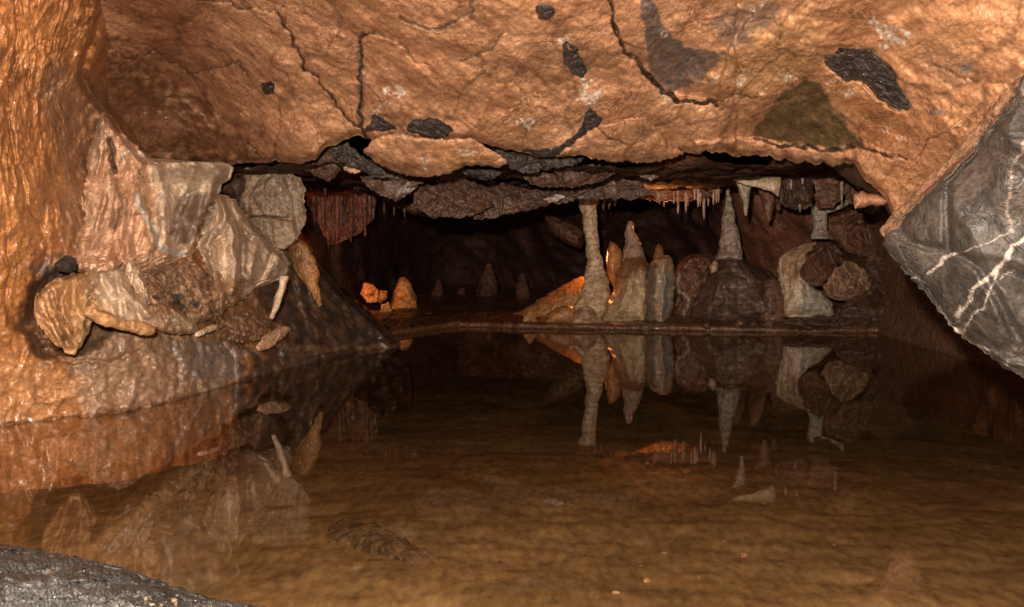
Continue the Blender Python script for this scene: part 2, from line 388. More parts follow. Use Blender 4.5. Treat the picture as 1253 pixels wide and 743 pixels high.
CR = [  # cracks: points, half width px, depth m, step m (right side pushed back when positive)
    ([(341, 15), (363, 58), (374, 84), (389, 98), (418, 138), (440, 160), (454, 171), (490, 173)], 2.6, .05),
    ([(745, -30), (745, 0), (754, 36), (770, 69), (792, 91), (812, 112), (823, 117), (843, 125), (876, 127)], 3.6, .10),
    ([(925, 168), (948, 177), (991, 181), (1057, 181), (1073, 189), (1108, 192)], 2.4, .06),
    ([(458, 40), (443, 47), (441, 80), (440, 120), (443, 145), (443, 158)], 2.6, .03),
    ([(458, 40), (480, 52), (505, 67), (520, 78)], 1.8, .015),
    ([(491, 22), (523, 36), (556, 29), (578, 14), (580, -10)], 2.6, .02),
    ([(730, 156), (745, 171), (770, 178)], 1.8, .012),
    ([(1260, 100), (1225, 104), (1180, 97), (1135, 78)], 1.8, .012),
    ([(560, 78), (600, 60), (618, 40)], 1.6, .01),
    ([(240, 0), (300, 8), (341, 15), (352, 30)], 2., .018),
    ([(130, 60), (160, 75), (190, 60), (230, 90), (290, 75), (305, 95)], 1.8, .014),
    ([(300, 170), (320, 195)], 2., .02),
    ([(870, 127), (905, 118), (925, 120)], 1.6, .012),
    ([(1120, 196), (1140, 170), (1160, 160)], 1.6, .012),
]
GREY = (.15, .13, .12); OLV = (.17, .105, .045); WH = (.95, .86, .76); DKG = (.07, .06, .055)
def jitter(pl_, sd=1.5, seg=7.):
    rj = random.Random(int(pl_[0][0] * 7 + pl_[0][1])); o = [pl_[0]]
    for (ax, ay), (bx, by) in zip(pl_[:-1], pl_[1:]):
        k = max(1, int(math.hypot(bx - ax, by - ay) / seg))
        for i in range(1, k + 1): o.append((ax + (bx - ax) * i / k + rj.gauss(0, sd), ay + (by - ay) * i / k + rj.gauss(0, sd)))
    return o
CR = [(jitter(a_), b_, c_) for a_, b_, c_ in CR]
CM = [
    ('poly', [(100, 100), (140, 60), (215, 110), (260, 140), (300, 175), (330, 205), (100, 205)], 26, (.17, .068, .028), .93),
    ('poly', [(960, 30), (1260, -20), (1260, 90), (1085, 290), (1040, 200), (1060, 140)], 30, (.62, .28, .12), .5),
    ('poly', [(782, -10), (803, 4), (810, 29), (823, 47), (870, 66), (893, 60), (857, 101), (823, 112), (818, 113), (796, 84), (790, 44)], 1.6, (.16, .12, .095), 1.),
    ('poly', [(870, 27), (890, 8), (956, 4), (950, 25), (929, 39), (898, 62), (878, 43)], 3, (.27, .18, .13), .8),
    ('poly', [(855, 101), (900, 63), (950, 25), (1000, 20), (1010, 60), (985, 95), (940, 122), (890, 120)], 14, (.62, .33, .15), .85),
    ('poly', [(1018, 105), (1080, 130), (1120, 160), (1090, 185), (1060, 178), (1030, 125)], 12, (.5, .2, .08), .7),
    ('poly', [(983, 98), (1003, 101), (1018, 125), (1057, 179), (1034, 181), (972, 177), (919, 164), (952, 121)], 2.2, (.12, .078, .032), 1.),
    ('poly', [(1130, 60), (1180, 70), (1200, 95), (1160, 110), (1130, 85)], 12, (.3, .17, .1), .6),
    ('poly', [(1170, 76), (1186, 78), (1188, 88), (1175, 90)], 4, GREY, .8),
    ('poly', [(1136, 130), (1155, 134), (1154, 144), (1138, 143)], 4, GREY, .8),
    ('poly', [(436, 72), (446, 72), (448, 92), (440, 94)], 2.5, DKG, .9),
    ('poly', [(572, 4), (580, 8), (580, 22), (574, 24)], 3, DKG, .8),
    ('line', [(443, 40), (441, 60), (441, 110), (443, 150)], 4.5, (.13, .08, .05), .7),
    ('line', [(491, 22), (523, 38), (556, 31)], 6, (.26, .14, .08), .6),
    ('dots', [(465, 133), (460, 140), (470, 116), (473, 110), (489, 109), (490, 115)], 6, WH, .9),
    ('dots', [(643, 148), (646, 154), (640, 155)], 6.5, WH, .95),
    ('dots', [(690, 50), (698, 47), (716, 104), (718, 112), (723, 118), (712, 122), (725, 128), (731, 116)], 7, WH, .85),
    ('dots', [(1078, 34), (1088, 42), (1097, 50), (1085, 52), (1104, 44), (1072, 30), (1093, 36)], 8, WH, .9),
    ('dots', [(960, 96), (965, 93), (905, 103), (907, 98), (1040, 115), (1088, 157), (1015, 98), (818, 118), (1108, 120), (876, 100)], 5, WH, .9),
    ('dots', [(220, 31), (232, 27), (259, 90), (364, 122), (308, 112)], 2.8, WH, .9),
    ('dots', [(920, 10), (930, 6), (812, 42), (1102, 168), (1030, 90)], 4.5, WH, .8),
]
pxs = mono((-420, -10, 14), (-10, 1264, 1.5), (1264, 1620, 14))
top = mono((-900, -300, 60), (-300, -12, 12)); nin = 150
ly = np.interp(pxs, lip[:, 0], lip[:, 1])
jg = fbm(np.stack([pxs / 13., 0 * pxs, 0 * pxs + 3], -1), 4, .65) + .9 * (np.abs(perlin(np.stack([pxs / 24., 0 * pxs, 0 * pxs + 8], -1))) - .25)
ly = ly + jg * np.where(pxs > 835, 8., 5.5)
tt = np.linspace(0, 1, nin)
PY = np.concatenate([np.repeat(top[:, None], len(pxs), 1), -10 + (ly[None] + 10) * (tt[:, None] ** .92)], 0)
PX = np.repeat(pxs[None], len(PY), 0)
D0 = ceilD(PX, PY)
CM += [('line', p_, h_ * .75, (.015, .01, .007), .95) for p_, h_, d_ in CR[:4]] + [('line', p_, h_ * .9, (.1, .05, .025), .75) for p_, h_, d_ in CR[4:]]  # shade inside the crack grooves, painted dark into the ceiling colour
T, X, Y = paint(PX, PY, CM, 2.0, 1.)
D = D0.copy()
w3 = P(PX, PY, D0) * np.array([1, .5, .8])
D += -.10 * fbm(w3 * 1.5, 3) + .07 * np.abs(perlin(w3 * 2.3 + 5)) - .05 * np.abs(perlin(w3 * 4.1 + 15)) + .03 * np.abs(perlin(w3 * 8.1 + 25)) + .09 * np.abs(perlin(w3 * np.array([1.1, 2.6, 1.4]) + 31)) - .03 * fbm(w3 * 3.4 + 7, 4, .5) - .012 * fbm(w3 * 5 + 3, 4, .5, True) - .012 * fbm(w3 * 22, 4, .6) - .007 * fbm(w3 * 60, 3, .6)
q = np.stack([(PX * .8 + PY * .6) / 45., (PY * .8 - PX * .6) / 16., 0 * PX], -1)
D += -.012 * fbm(q, 3, .5)
for pts, hw, dp in CR:
    d = segdist(X, Y, pts); D += dp * (1 - sstep(0, hw, d)) + dp * .25 * (1 - sstep(0, hw * 6, d))
# slabs that stand proud or lie back
def plate(pts, soft, dz): return -dz * sstep(-soft, soft, sdf(X, Y, pts))
D += plate([(340, 15), (363, 58), (374, 84), (418, 138), (454, 171), (500, 174), (600, 181), (660, 193), (716, 188), (900, 200), (900, -40), (300, -40)], 2.5, .045)
D += plate([(745, -40), (754, 36), (770, 69), (792, 91), (812, 112), (876, 127), (893, 60), (960, -40)], 3, -.07)
D += plate([(855, 101), (900, 63), (950, 25), (1000, 20), (1010, 60), (985, 95), (940, 122), (890, 120)], 16, .06)
D += plate([(441, 50), (460, 40), (505, 67), (530, 100), (500, 140), (445, 145)], 5, .025)
D += plate([(925, 168), (991, 181), (1057, 181), (1108, 192), (1060, 240), (900, 210), (850, 200), (850, 175)], 2.5, .03)
D += plate([(997, 57), (1065, 61), (1089, 82), (1114, 133), (1108, 140), (1073, 121), (1054, 98), (1034, 101), (1011, 82)], 3, -.03)
# round the lip under
nr = len(top); e = (1 - tt)[:, None] * (ly[None] + 10)     # px above the lip
D[nr:] += .05 * (1 - sstep(0, 14, e)) ** 2
Dceil = D.copy()
def ceilS(a, b):
    a = np.asarray(a, float); b = np.asarray(b, float); o = 0
    for da, db in ((0, 0), (-7, 0), (7, 0), (0, -7), (0, 7)):
        c = np.clip(np.searchsorted(pxs, a + da), 0, len(pxs) - 1)
        t_ = np.clip((b + db + 10) / (ly[c] + 10), 0, 1) ** (1 / .92) * (nin - 1)
        o = o + Dceil[nr + np.round(t_).astype(int), c]
    return o / 5.
V = P(PX, PY, D)
back = [V[-1]]
for k in range(1, 26):
    s = k / 25.
    b = V[-1].copy(); b[:, 1] += 1.3 * s; b[:, 2] += .16 * math.sin(min(1, s * 3) * math.pi / 2) + .35 * s * s
    b[:, 2] += .02 * fbm(b * 6, 4); back.append(b)
V = np.concatenate([V, np.array(back[1:])], 0)
T = np.concatenate([T, np.zeros((25,) + T.shape[1:])], 0)
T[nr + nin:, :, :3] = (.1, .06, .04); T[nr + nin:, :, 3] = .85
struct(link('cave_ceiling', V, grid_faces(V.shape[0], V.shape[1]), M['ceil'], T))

GC = 'dark stones embedded in the tan ceiling'
def cstone(nm, pts, label, mat='dark', proud=.012, **k):
    off = k.pop('off', 0.)
    o = stone(nm, pts, lambda a, b: float(ceilS(np.mean([q_[0] for q_ in pts]), np.mean([q_[1] for q_ in pts]))) + (ceilD(a, b) - float(ceilD(np.mean([q_[0] for q_ in pts]), np.mean([q_[1] for q_ in pts])))) - .01 + off * .4, M[mat], tf=proud + .03, tb=.12, flat=5, jag=3, amp=.014, fs=22, facet=.016, fscale=22, planes=4, **k)
    return tag(o, label, 'embedded stone', k.get('group', GC))
cstone('embedded_stone', [(654, 9), (664, 6), (676, 7), (679, 18), (669, 27), (656, 19)], 'small grey stone embedded high in the ceiling near the top edge of the picture')
cstone('embedded_stone', [(687, 54), (698, 52), (705, 56), (709, 69), (720, 87), (709, 96), (700, 90), (691, 80)], 'black faceted stone in the ceiling with white calcite crumbs above and below it')
cstone('embedded_stone', [(458, 139), (470, 147), (487, 156), (470, 161), (444, 161)], 'small dark triangular stone at the left end of the long ceiling crack', off=-.02)
cstone('embedded_stone', [(505, 145), (534, 144), (556, 160), (545, 169), (520, 168), (496, 160)], 'wide dark stone wedged above the orange tongue of the ceiling', off=-.03)
cstone('embedded_stone', [(720, 131), (738, 145), (728, 158), (712, 168), (690, 189), (664, 192), (640, 184), (676, 182), (706, 165)], 'dark wedge-shaped stone sunk beside the tan lens slab', off=-.03)
cstone('embedded_stone', [(318, 103), (328, 99), (337, 104), (335, 115), (323, 116)], 'tiny black square stone alone in the brown dome of the ceiling', off=.02)
cstone('embedded_stone', [(997, 57), (1030, 58), (1065, 61), (1089, 82), (1114, 133), (1108, 140), (1073, 121), (1054, 98), (1034, 101), (1011, 82)],
       'large dark brown angular stone sunk in the ceiling above the olive patch', spine=[(1030, 75), (1070, 85), (1100, 125)], off=-.02)
tag(stone('ceiling_slab', [(683, 190), (705, 172), (727, 156), (763, 146), (792, 142), (803, 156), (820, 178), (838, 187), (822, 194), (800, 199), (775, 198), (749, 199), (716, 191)],
          lambda a, b: ceilS(a, b) * .5 + ceilD(a, b) * .5 - .09, M['ceil'], tf=.05, tb=.25, flat=4, jag=3.5, amp=.02, fs=9, spine=[(735, 180), (790, 172)],
          marks=[('line', [(730, 156), (745, 171), (770, 178)], 1.6, (.08, .04, .02), .8)]),
    'tan lens-shaped slab at the ceiling lip right of the dark wedge', 'rock slab')
tag(stone('ceiling_slab', [(445, 188), (452, 174), (470, 165), (490, 163), (509, 168), (545, 171), (574, 168), (595, 180), (612, 190), (622, 200), (611, 207), (590, 203), (566, 204), (552, 213), (523, 217), (500, 216), (484, 211), (460, 200)],
          lambda a, b: ceilD(a, b) - .14, M['ceil'], tf=.05, tb=.3, flat=3, jag=3, amp=.03, fs=8, spine=[(470, 185), (530, 192), (590, 192)],
          marks=[('dots', [(569, 189), (573, 192), (566, 186), (518, 197), (578, 186)], 6, WH, .9), ('poly', [(540, 180), (590, 185), (610, 200), (560, 200)], 8, (.55, .26, .08), .7)]),
    'orange tongue of rock hanging under the long ceiling crack with white spots', 'rock slab')

# ------------------------------------------------------------------ LEFT WALL
fd = lambda y: float(footD(y))
wallD = rbf([(-400, 300, 2.5), (-400, 0, 2.4), (-400, 600, 2.5), (-100, 545, fd(545)), (0, 520, fd(520)), (150, 503, fd(503)), (290, 468, fd(468)), (400, 440, fd(440)), (490, 425, fd(425)),
             (0, 620, fd(520)), (150, 620, fd(503)), (290, 600, fd(468)), (400, 580, fd(440)), (500, 560, fd(425)),
             (0, 380, 3.2), (0, 200, 3.0), (0, 0, 2.8), (100, 0, 3.15), (90, 100, 3.35), (110, 200, 3.75), (30, 250, 3.1), (60, 340, 3.4), (110, 400, 3.45), (180, 420, 3.7),
             (250, 400, 4.15), (250, 250, 4.35), (160, 250, 3.9), (330, 300, 4.9), (330, 400, 4.75), (400, 380, 5.3), (470, 410, 5.75), (0, -300, 2.1), (120, -300, 2.3)])
wr = np.array([(-500, 230), (0, 129), (40, 119), (70, 107), (95, 101), (115, 112), (135, 130), (158, 148), (185, 164), (200, 182), (215, 225), (230, 245), (245, 262), (262, 285), (300, 345),
               (320, 388), (340, 405), (360, 422), (380, 445), (400, 468), (415, 486), (425, 494), (440, 500), (650, 520)], float)
pys = mono((-500, -10, 14), (-10, 530, 2), (530, 660, 10))
rx = np.interp(pys, wr[:, 0], wr[:, 1]) + 2.2 * fbm(np.stack([pys / 14., 0 * pys, 0 * pys], -1), 3)
uo = np.linspace(-700, -12, 28); nu = 210
U = np.linspace(0, 1, nu)
PX = np.concatenate([np.repeat(uo[None], len(pys), 0), -10 + (rx[:, None] + 10) * U[None]], 1)
PY = np.repeat(pys[:, None], PX.shape[1], 1)
WM = [
    ('poly', [(60, 70), (110, 95), (135, 130), (120, 200), (115, 290), (90, 330), (75, 300), (80, 220), (60, 160), (45, 110)], 8, (.22, .115, .06), .8),
    ('poly', [(85, 400), (130, 395), (200, 408), (280, 405), (300, 460), (290, 475), (150, 510), (95, 500), (80, 450)], 10, (.27, .175, .11), .85),
    ('poly', [(205, 415), (280, 410), (310, 430), (300, 462), (240, 470), (215, 440)], 9, (.15, .12, .1), .8),
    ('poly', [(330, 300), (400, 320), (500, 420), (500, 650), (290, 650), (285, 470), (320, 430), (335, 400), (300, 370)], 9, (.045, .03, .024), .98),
    ('poly', [(200, 350), (300, 350), (335, 395), (300, 430), (230, 412), (190, 400)], 8, (.24, .115, .055), .85),
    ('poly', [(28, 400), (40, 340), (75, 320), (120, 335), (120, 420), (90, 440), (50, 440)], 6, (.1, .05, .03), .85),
    ('poly', [(30, 325), (60, 318), (95, 318), (95, 345), (60, 345)], 8, (.16, .12, .1), .8),
    ('poly', [(-20, 440), (60, 445), (95, 470), (90, 512), (-20, 530)], 14, (.5, .24, .1), .7),
    ('line', [(340, 425), (400, 428), (485, 421)], 3.5, (.2, .1, .05), .7),
    ('line', [(286, 430), (290, 462)], 3, (.5, .45, .42), .7),
    ('poly', [(258, 245), (300, 262), (345, 310), (330, 350), (250, 350)], 8, (.2, .12, .08), .7),
    ('poly', [(318, 424), (325, 412), (345, 402), (352, 405), (335, 420)], 3, (.42, .3, .2), .8),
    ('line', [(-10, 521), (150, 504), (290, 469), (400, 441), (490, 426)], 3.2, (.1, .045, .02), .75),
]
D0 = wallD(PX, PY); T, X, Y = paint(PX, PY, WM, 2.2, 3.); w3 = P(PX, PY, D0)
orange = 1 - sstep(70, 130, PX + .15 * PY - 20)
fx = PX / 26. + 1.6 * fbm(np.stack([PX / 60., PY / 80., 0 * PX + 1], -1), 3)
fold = fbm(np.stack([fx, PY / 150., 0 * PX + 2], -1), 3, .5, True)
D = D0 - .028 * fold * (.25 + .75 * orange) - .05 * fbm(w3 * 3.1, 4) - .03 * fbm(w3 * 9., 4, .55, True) * (1 - .6 * orange) - .007 * fbm(w3 * 45, 3) - .02 * fbm(w3 * 17, 3, .6) * (1 - orange * .7)
band = sstep(4, 60, PY - 390) * sstep(300, 380, PX)
D += -.055 * band * fbm(np.stack([PX / 60., (PY + .15 * PX) / 7., 0 * PX], -1), 3)
lines = [([(20, -10), (22, 60), (8, 130), (20, 200), (40, 260), (60, 300), (45, 340)], 3, .035), ([(45, 40), (30, 110), (40, 125), (75, 100), (60, 70), (70, 62), (110, 60)], 2.5, .025),
         ([(100, -10), (110, 30), (60, 50), (40, 60)], 2.5, .02), ([(10, 280), (15, 330), (5, 360)], 3, .03), ([(30, 395), (70, 440), (130, 445), (170, 430)], 3.5, .04),
         ([(55, 250), (50, 300), (62, 340)], 2.4, .02), ([(85, 30), (80, 60)], 2, .02), ([(65, 250), (75, 300)], 2, .02),
         ([(210, 408), (220, 450), (216, 480)], 2.5, .03), ([(265, 412), (290, 440)], 2.5, .03)]
for pts, hw, dp in lines:
    d = segdist(X, Y, pts); D += dp * (1 - sstep(0, hw, d)) + dp * .3 * (1 - sstep(0, hw * 5, d))
D += .16 * sstep(-8, 14, sdf(X, Y, [(26, 400), (38, 350), (75, 326), (150, 330), (170, 380), (120, 420), (90, 438), (45, 430)]))
D += .10 * sstep(-3, 8, sdf(X, Y, [(206, 355), (236, 352), (262, 380), (262, 398), (240, 396), (216, 380)]))
er = (rx[:, None] + 10) * (1 - U[None])
D[:, len(uo):] += .10 * (1 - sstep(0, 16, er)) ** 2
V = P(PX, PY, D); ext = []
for k in range(1, 16):
    s = k / 15.; b = V[:, -1].copy(); b[:, 1] += 1.2 * s; b[:, 0] -= .25 * s; b[:, 2] += 0.; b += .015 * fbm(b * 7, 3)[:, None]; ext.append(b)
V = np.concatenate([V, np.stack(ext, 1)], 1)
T = np.concatenate([T, np.repeat(T[:, -1:], 15, 1)], 1)
struct(link('cave_wall', V, grid_faces(V.shape[0], V.shape[1])[:, ::-1], M['wall'], T))

# formations on the left wall
tag(stone('flowstone_peak', [(125, 133), (132, 146), (142, 158), (154, 168), (170, 182), (190, 198), (182, 212), (160, 222), (130, 224), (108, 220), (106, 200), (114, 178), (119, 155)],
          lambda a, b: wallD(a, b) - .04, M['pink'], tf=.16, tb=.2, flat=2, jag=3, amp=.04, fs=7, ridged=True, fold=(.02, 16., 90., .1), axis='y', ridges=[(.08, 8, [(125, 138), (126, 180), (118, 215)]), (.08, 8, [(132, 150), (160, 185), (172, 205)]), (-.12, 5, [(133, 172), (137, 185), (140, 210)])],
          marks=[('line', [(133, 172), (137, 190), (140, 205)], 2.6, (.08, .035, .02), .9), ('line', [(148, 190), (160, 184), (176, 190)], 3, (.85, .75, .62), .8), ('line', [(125, 136), (122, 160), (116, 190)], 4, (.45, .36, .28), .6)]),
    'pointed peak of pale pink flowstone rising against the brown ceiling dome', 'flowstone')
BR = (.2, .09, .04); DK = (.06, .035, .025)
tag(stone('flowstone_drapery', [(116, 196), (150, 193), (186, 195), (215, 199), (250, 200), (285, 203), (284, 216), (272, 226), (262, 240), (258, 262), (246, 285), (238, 310), (215, 318), (190, 330), (160, 333), (128, 338), (100, 335), (88, 322), (96, 300), (104, 270), (98, 245), (108, 215)],
          lambda a, b: wallD(a, b) + .02, M['pink'], tf=.26, tb=.2, flat=2, spine=[(125, 165), (145, 230), (150, 290)], jag=6, amp=.05, fs=4, fold=(.045, 22., 120., .12), oc=6, ridges=[(.10, 12, [(125, 140), (135, 185), (128, 240), (112, 300)]), (.09, 11, [(150, 165), (168, 215), (172, 250), (190, 300)]), (.08, 10, [(188, 200), (200, 232), (196, 270), (206, 310)]), (.07, 9, [(238, 203), (226, 226)]), (.09, 10, [(266, 205), (258, 236), (244, 285), (228, 312)]), (.08, 9, [(150, 240), (150, 290), (165, 330)]), (-.09, 8, [(142, 180), (150, 230), (140, 275)]), (-.08, 7, [(212, 292), (215, 262), (232, 238)])],
          marks=[('poly', [(185, 196), (285, 200), (284, 216), (265, 240), (255, 280), (225, 315), (200, 290), (190, 240)], 6, (.82, .64, .46), .9),
                 ('poly', [(210, 290), (213, 272), (225, 240), (240, 232), (258, 236), (256, 258), (245, 280), (232, 296), (215, 302)], 3, (.17, .095, .065), .92),
                 ('line', [(168, 240), (176, 258), (188, 285), (200, 305), (225, 312)], 6, (.6, .56, .5), .8),
                 ('line', [(133, 175), (136, 190), (142, 225), (148, 250), (140, 285)], 2.4, BR, .8), ('line', [(150, 240), (160, 262), (176, 262)], 2, BR, .7),
                 ('dots', [(122, 252), (124, 262), (130, 268), (146, 256), (152, 262)], 3.5, DK, .95),
                 ('poly', [(125, 300), (150, 285), (160, 300), (158, 325), (125, 335)], 5, (.55, .27, .14), .8)],
          dispfn=lambda a, b: -.05 * (1 - sstep(0, 4, segdist(a, b, [(133, 172), (138, 192)]))) - .03 * (1 - sstep(0, 3, segdist(a, b, [(142, 200), (148, 240), (140, 290), (120, 320)])))
          - .03 * (1 - sstep(0, 4, segdist(a, b, [(210, 290), (225, 240), (245, 232)]))) - .03 * (1 - sstep(0, 3, segdist(a, b, [(168, 200), (176, 262), (215, 312)])))),
    'large pink and cream flowstone curtain with black pits, below the pointed peak', 'flowstone')
tag(stone('flowstone_drapery', [(262, 238), (274, 238), (286, 245), (297, 258), (308, 273), (322, 286), (338, 302), (353, 316), (355, 328), (349, 340), (332, 347), (314, 352), (301, 361), (288, 373), (273, 375), (262, 352), (250, 322), (240, 300), (250, 275)],
          lambda a, b: wallD(a, b) - .06, M['cream'], tf=.28, tb=.16, flat=2, spine=[(270, 262), (290, 310), (325, 325)], jag=5, amp=.045, fs=4, fold=(.05, 22., 110., .25), oc=6, ridges=[(.10, 12, [(268, 242), (284, 285), (288, 330), (284, 368)]), (.09, 11, [(300, 262), (322, 300), (350, 322)]), (.08, 10, [(262, 262), (256, 300), (262, 345)]), (.07, 8, [(312, 300), (308, 340)]), (-.08, 7, [(300, 285), (297, 335)])],
          marks=[('line', [(309, 275), (300, 300), (297, 340)], 4, (.22, .17, .13), .7), ('dots', [(350, 322), (346, 330), (262, 255)], 6, (.75, .68, .6), .7), ('poly', [(262, 345), (300, 340), (290, 375), (265, 375)], 6, (.33, .14, .05), .8)]),
    'cream flowstone curtain with a slanting right edge and a thin drip tube at its tip', 'flowstone')
tag(lathe('stalactite', [(338, 342, 354), (350, 341, 350), (365, 336, 345), (378, 332, 340), (389, 329, 335), (391, 331, 333)], 4.45, M['cream'], amp=.01, fs=22, ns=24),
    'crooked cream drip tube hanging from the tip of the cream curtain', 'stalactite')
tag(stone('calcite_block', [(296, 210), (318, 206), (345, 208), (366, 216), (374, 230), (373, 252), (375, 268), (366, 292), (352, 304), (335, 306), (318, 296), (304, 284), (300, 262), (292, 250), (290, 232)],
          5.0, M['block'], tf=.2, tb=.3, flat=5, jag=3.5, amp=.035, fs=6, oc=6, facet=.02, fscale=4.5, planes=4,
          marks=[('poly', [(300, 267), (375, 267), (370, 310), (300, 310)], 3, (.40, .27, .17), .8), ('poly', [(318, 210), (368, 215), (372, 262), (320, 262)], 14, (.45, .33, .24), .7), ('line', [(306, 266), (325, 265), (352, 269)], 1.6, DK, .9)],
          dispfn=lambda a, b: -.04 * (1 - sstep(0, 2.6, segdist(a, b, [(302, 266), (325, 265), (354, 269)]))) + .02 * sstep(267, 262, b)),
    'big squarish brown calcite block with a horizontal crack under the ceiling lip', 'rock block')
tag(stone('calcite_block', [(268, 222), (284, 214), (298, 210), (302, 222), (296, 240), (290, 252), (280, 238), (268, 236)], 4.9, M['slab'], tf=.08, tb=.2, flat=3, jag=2, amp=.02),
    'small grey-brown stone wedged left of the big calcite block', 'rock block')
tag(stone('calcite_block', [(296, 208), (302, 204), (308, 206), (306, 212), (298, 214)], 4.85, M['cream'], tf=.03, tb=.08, jag=1, amp=.01),
    'tiny cream stone jammed between the ceiling and the big calcite block', 'rock block')
tag(stone('flowstone_drapery', [(352, 300), (368, 292), (378, 300), (386, 318), (392, 336), (390, 350), (394, 374), (390, 378), (380, 358), (368, 342), (356, 326)],
          5.1, M['ochre'], tf=.05, tb=.1, flat=2.5, spine=[(368, 305), (385, 345)], jag=2, amp=.02, fs=14, marks=[('poly', [(350, 290), (375, 292), (372, 330), (352, 325)], 10, (.14, .06, .03), .7)]),
    'thin pointed orange-brown leaf of flowstone below the big block', 'flowstone')
# curled flowstone with its hollow
for k_, (pp, sp, lab) in enumerate([
    ([(150, 318), (160, 312), (172, 330), (182, 352), (186, 372), (176, 376), (164, 356), (154, 338)], [(158, 325), (178, 365)], 'narrow pale fold of flowstone bridging the pink curtain and the curled shell'),
    ([(262, 326), (276, 330), (284, 350), (280, 372), (272, 388), (262, 380), (256, 355)], None, 'short rusty fold hanging below the left side of the cream curtain'),
    ([(96, 322), (112, 312), (134, 314), (152, 322), (140, 332), (112, 334), (98, 332)], None, 'thin orange fold lying over the top of the curled shell')]):
    tag(stone('flowstone_fold', pp, lambda a, b: wallD(a, b) - .12, M[('cream', 'bank', 'pink')[k_]], tf=.12, tb=.12, flat=2, jag=3, amp=.05, fs=9, ridged=True, fold=(.02, 9., 60., .2)), lab, 'flowstone')
tag(stone('curled_flowstone', [(60, 345), (85, 335), (118, 328), (145, 326), (170, 340), (185, 360), (200, 378), (205, 396), (190, 404), (165, 404), (140, 398), (122, 388), (110, 398), (104, 412), (98, 428), (88, 436), (72, 425), (60, 415), (48, 400), (42, 385), (44, 362)],
          lambda a, b: wallD(a, b) - .08, M['curl'], tf=.15, tb=.14, flat=2, spine=[(75, 390), (90, 360), (140, 358), (180, 388)], jag=4, amp=.04, fs=4.5, fold=(.035, 15., 90., -.45), oc=6, ridges=[(.08, 9, [(118, 334), (104, 360), (102, 395), (98, 425)]), (.06, 7, [(84, 345), (74, 372), (84, 410)]), (.06, 8, [(140, 330), (160, 365), (195, 395)]), (-.07, 6, [(64, 360), (66, 390), (86, 425)]), (-.06, 6, [(92, 350), (88, 385)])],
          marks=[('poly', [(115, 325), (150, 323), (175, 345), (205, 385), (200, 402), (150, 395), (120, 370), (108, 350)], 7, (.62, .46, .33), .85),
                 ('poly', [(100, 350), (116, 350), (108, 395), (100, 430), (92, 400), (88, 370)], 5, (.6, .36, .16), .8),
                 ('line', [(52, 365), (62, 390), (84, 420)], 2, BR, .8), ('line', [(70, 355), (72, 385), (90, 410)], 2, BR, .8), ('line', [(60, 360), (66, 380), (78, 400)], 2, BR, .7), ('line', [(44, 365), (75, 340), (118, 326)], 3, (.2, .09, .04), .7)],
          dispfn=lambda a, b: -.03 * (1 - sstep(0, 3, segdist(a, b, [(70, 352), (74, 385), (92, 415)]))) - .025 * (1 - sstep(0, 3, segdist(a, b, [(54, 362), (62, 390), (80, 418)]))) - .03 * (1 - sstep(0, 4, segdist(a, b, [(110, 350), (112, 380), (150, 392)])))),
    'curled orange and grey flowstone shell folding over a dark hollow at the far left', 'flowstone')
def rod(name, pts, D, rpx, mat, label, cat, parent=None):
    pts = np.array(pts, float); t = np.linspace(0, len(pts) - 1, 70); x = np.interp(t, range(len(pts)), pts[:, 0]); y = np.interp(t, range(len(pts)), pts[:, 1])
    k = np.ones(7) / 7; x[3:-3] = np.convolve(x, k, 'valid'); y[3:-3] = np.convolve(y, k, 'valid')
    dd = D(x, y) if callable(D) else np.full(70, D); C_ = P(x, y, dd); rad = rpx / F * dd * np.clip(np.minimum(t, len(pts) - 1 - t) * 4 + .25, 0, 1) ** .5
    tg = np.gradient(C_, axis=0); tg /= np.linalg.norm(tg, axis=1)[:, None]; up = np.array([0, 1., 0]); s = np.cross(tg, up); s /= np.linalg.norm(s, axis=1)[:, None]; v = np.cross(s, tg)
    a = np.linspace(0, 2 * math.pi, 28, endpoint=False)
    V = C_[:, None] + rad[:, None, None] * (np.cos(a)[None, :, None] * s[:, None] + np.sin(a)[None, :, None] * v[:, None])
    V = np.concatenate([C_[:1, None] + 0 * V[:1], V, C_[-1:, None] + 0 * V[:1]], 0); cc = np.concatenate([C_[:1], C_, C_[-1:]])[:, None]
    V = cc + (V - cc) * (1 + .7 * fbm(V * 13, 4)[..., None])
    o = link(name, V, grid_faces(len(V), 28, True), mat, None, parent)
    if label: tag(o, label, cat)
    return o
rod('flowstone_rib', [(104, 378), (120, 388), (140, 395), (162, 400), (188, 406)], lambda a, b: wallD(a, b) - .26, 7, M['curl'], 'orange finger-thick rib of flowstone lying across the grey bank below the curled shell', 'flowstone')
rod('calcite_rod', [(240, 410), (252, 404), (268, 399)], lambda a, b: wallD(a, b) - .12, 4, M['cream'], 'short pale calcite rod lying on the brown bank under the cream curtain', 'calcite rod')
tag(stone('wall_stone', [(206, 358), (222, 352), (240, 356), (256, 370), (264, 384), (258, 396), (244, 390), (226, 378), (212, 372)], lambda a, b: wallD(a, b) + .02, M['dark'], tf=.1, tb=.1, jag=4.5, amp=.05, fs=10, facet=.04, fscale=10),
    'wet black stone set in the brown bank between the curled shell and cream curtain', 'rock')
tag(stone('wall_stone', [(66, 322), (80, 312), (92, 316), (96, 330), (84, 334), (70, 332)], lambda a, b: wallD(a, b) - .06, M['lime'], tf=.05, tb=.08, jag=2, amp=.02),
    'small grey stone above the curled orange shell', 'rock')
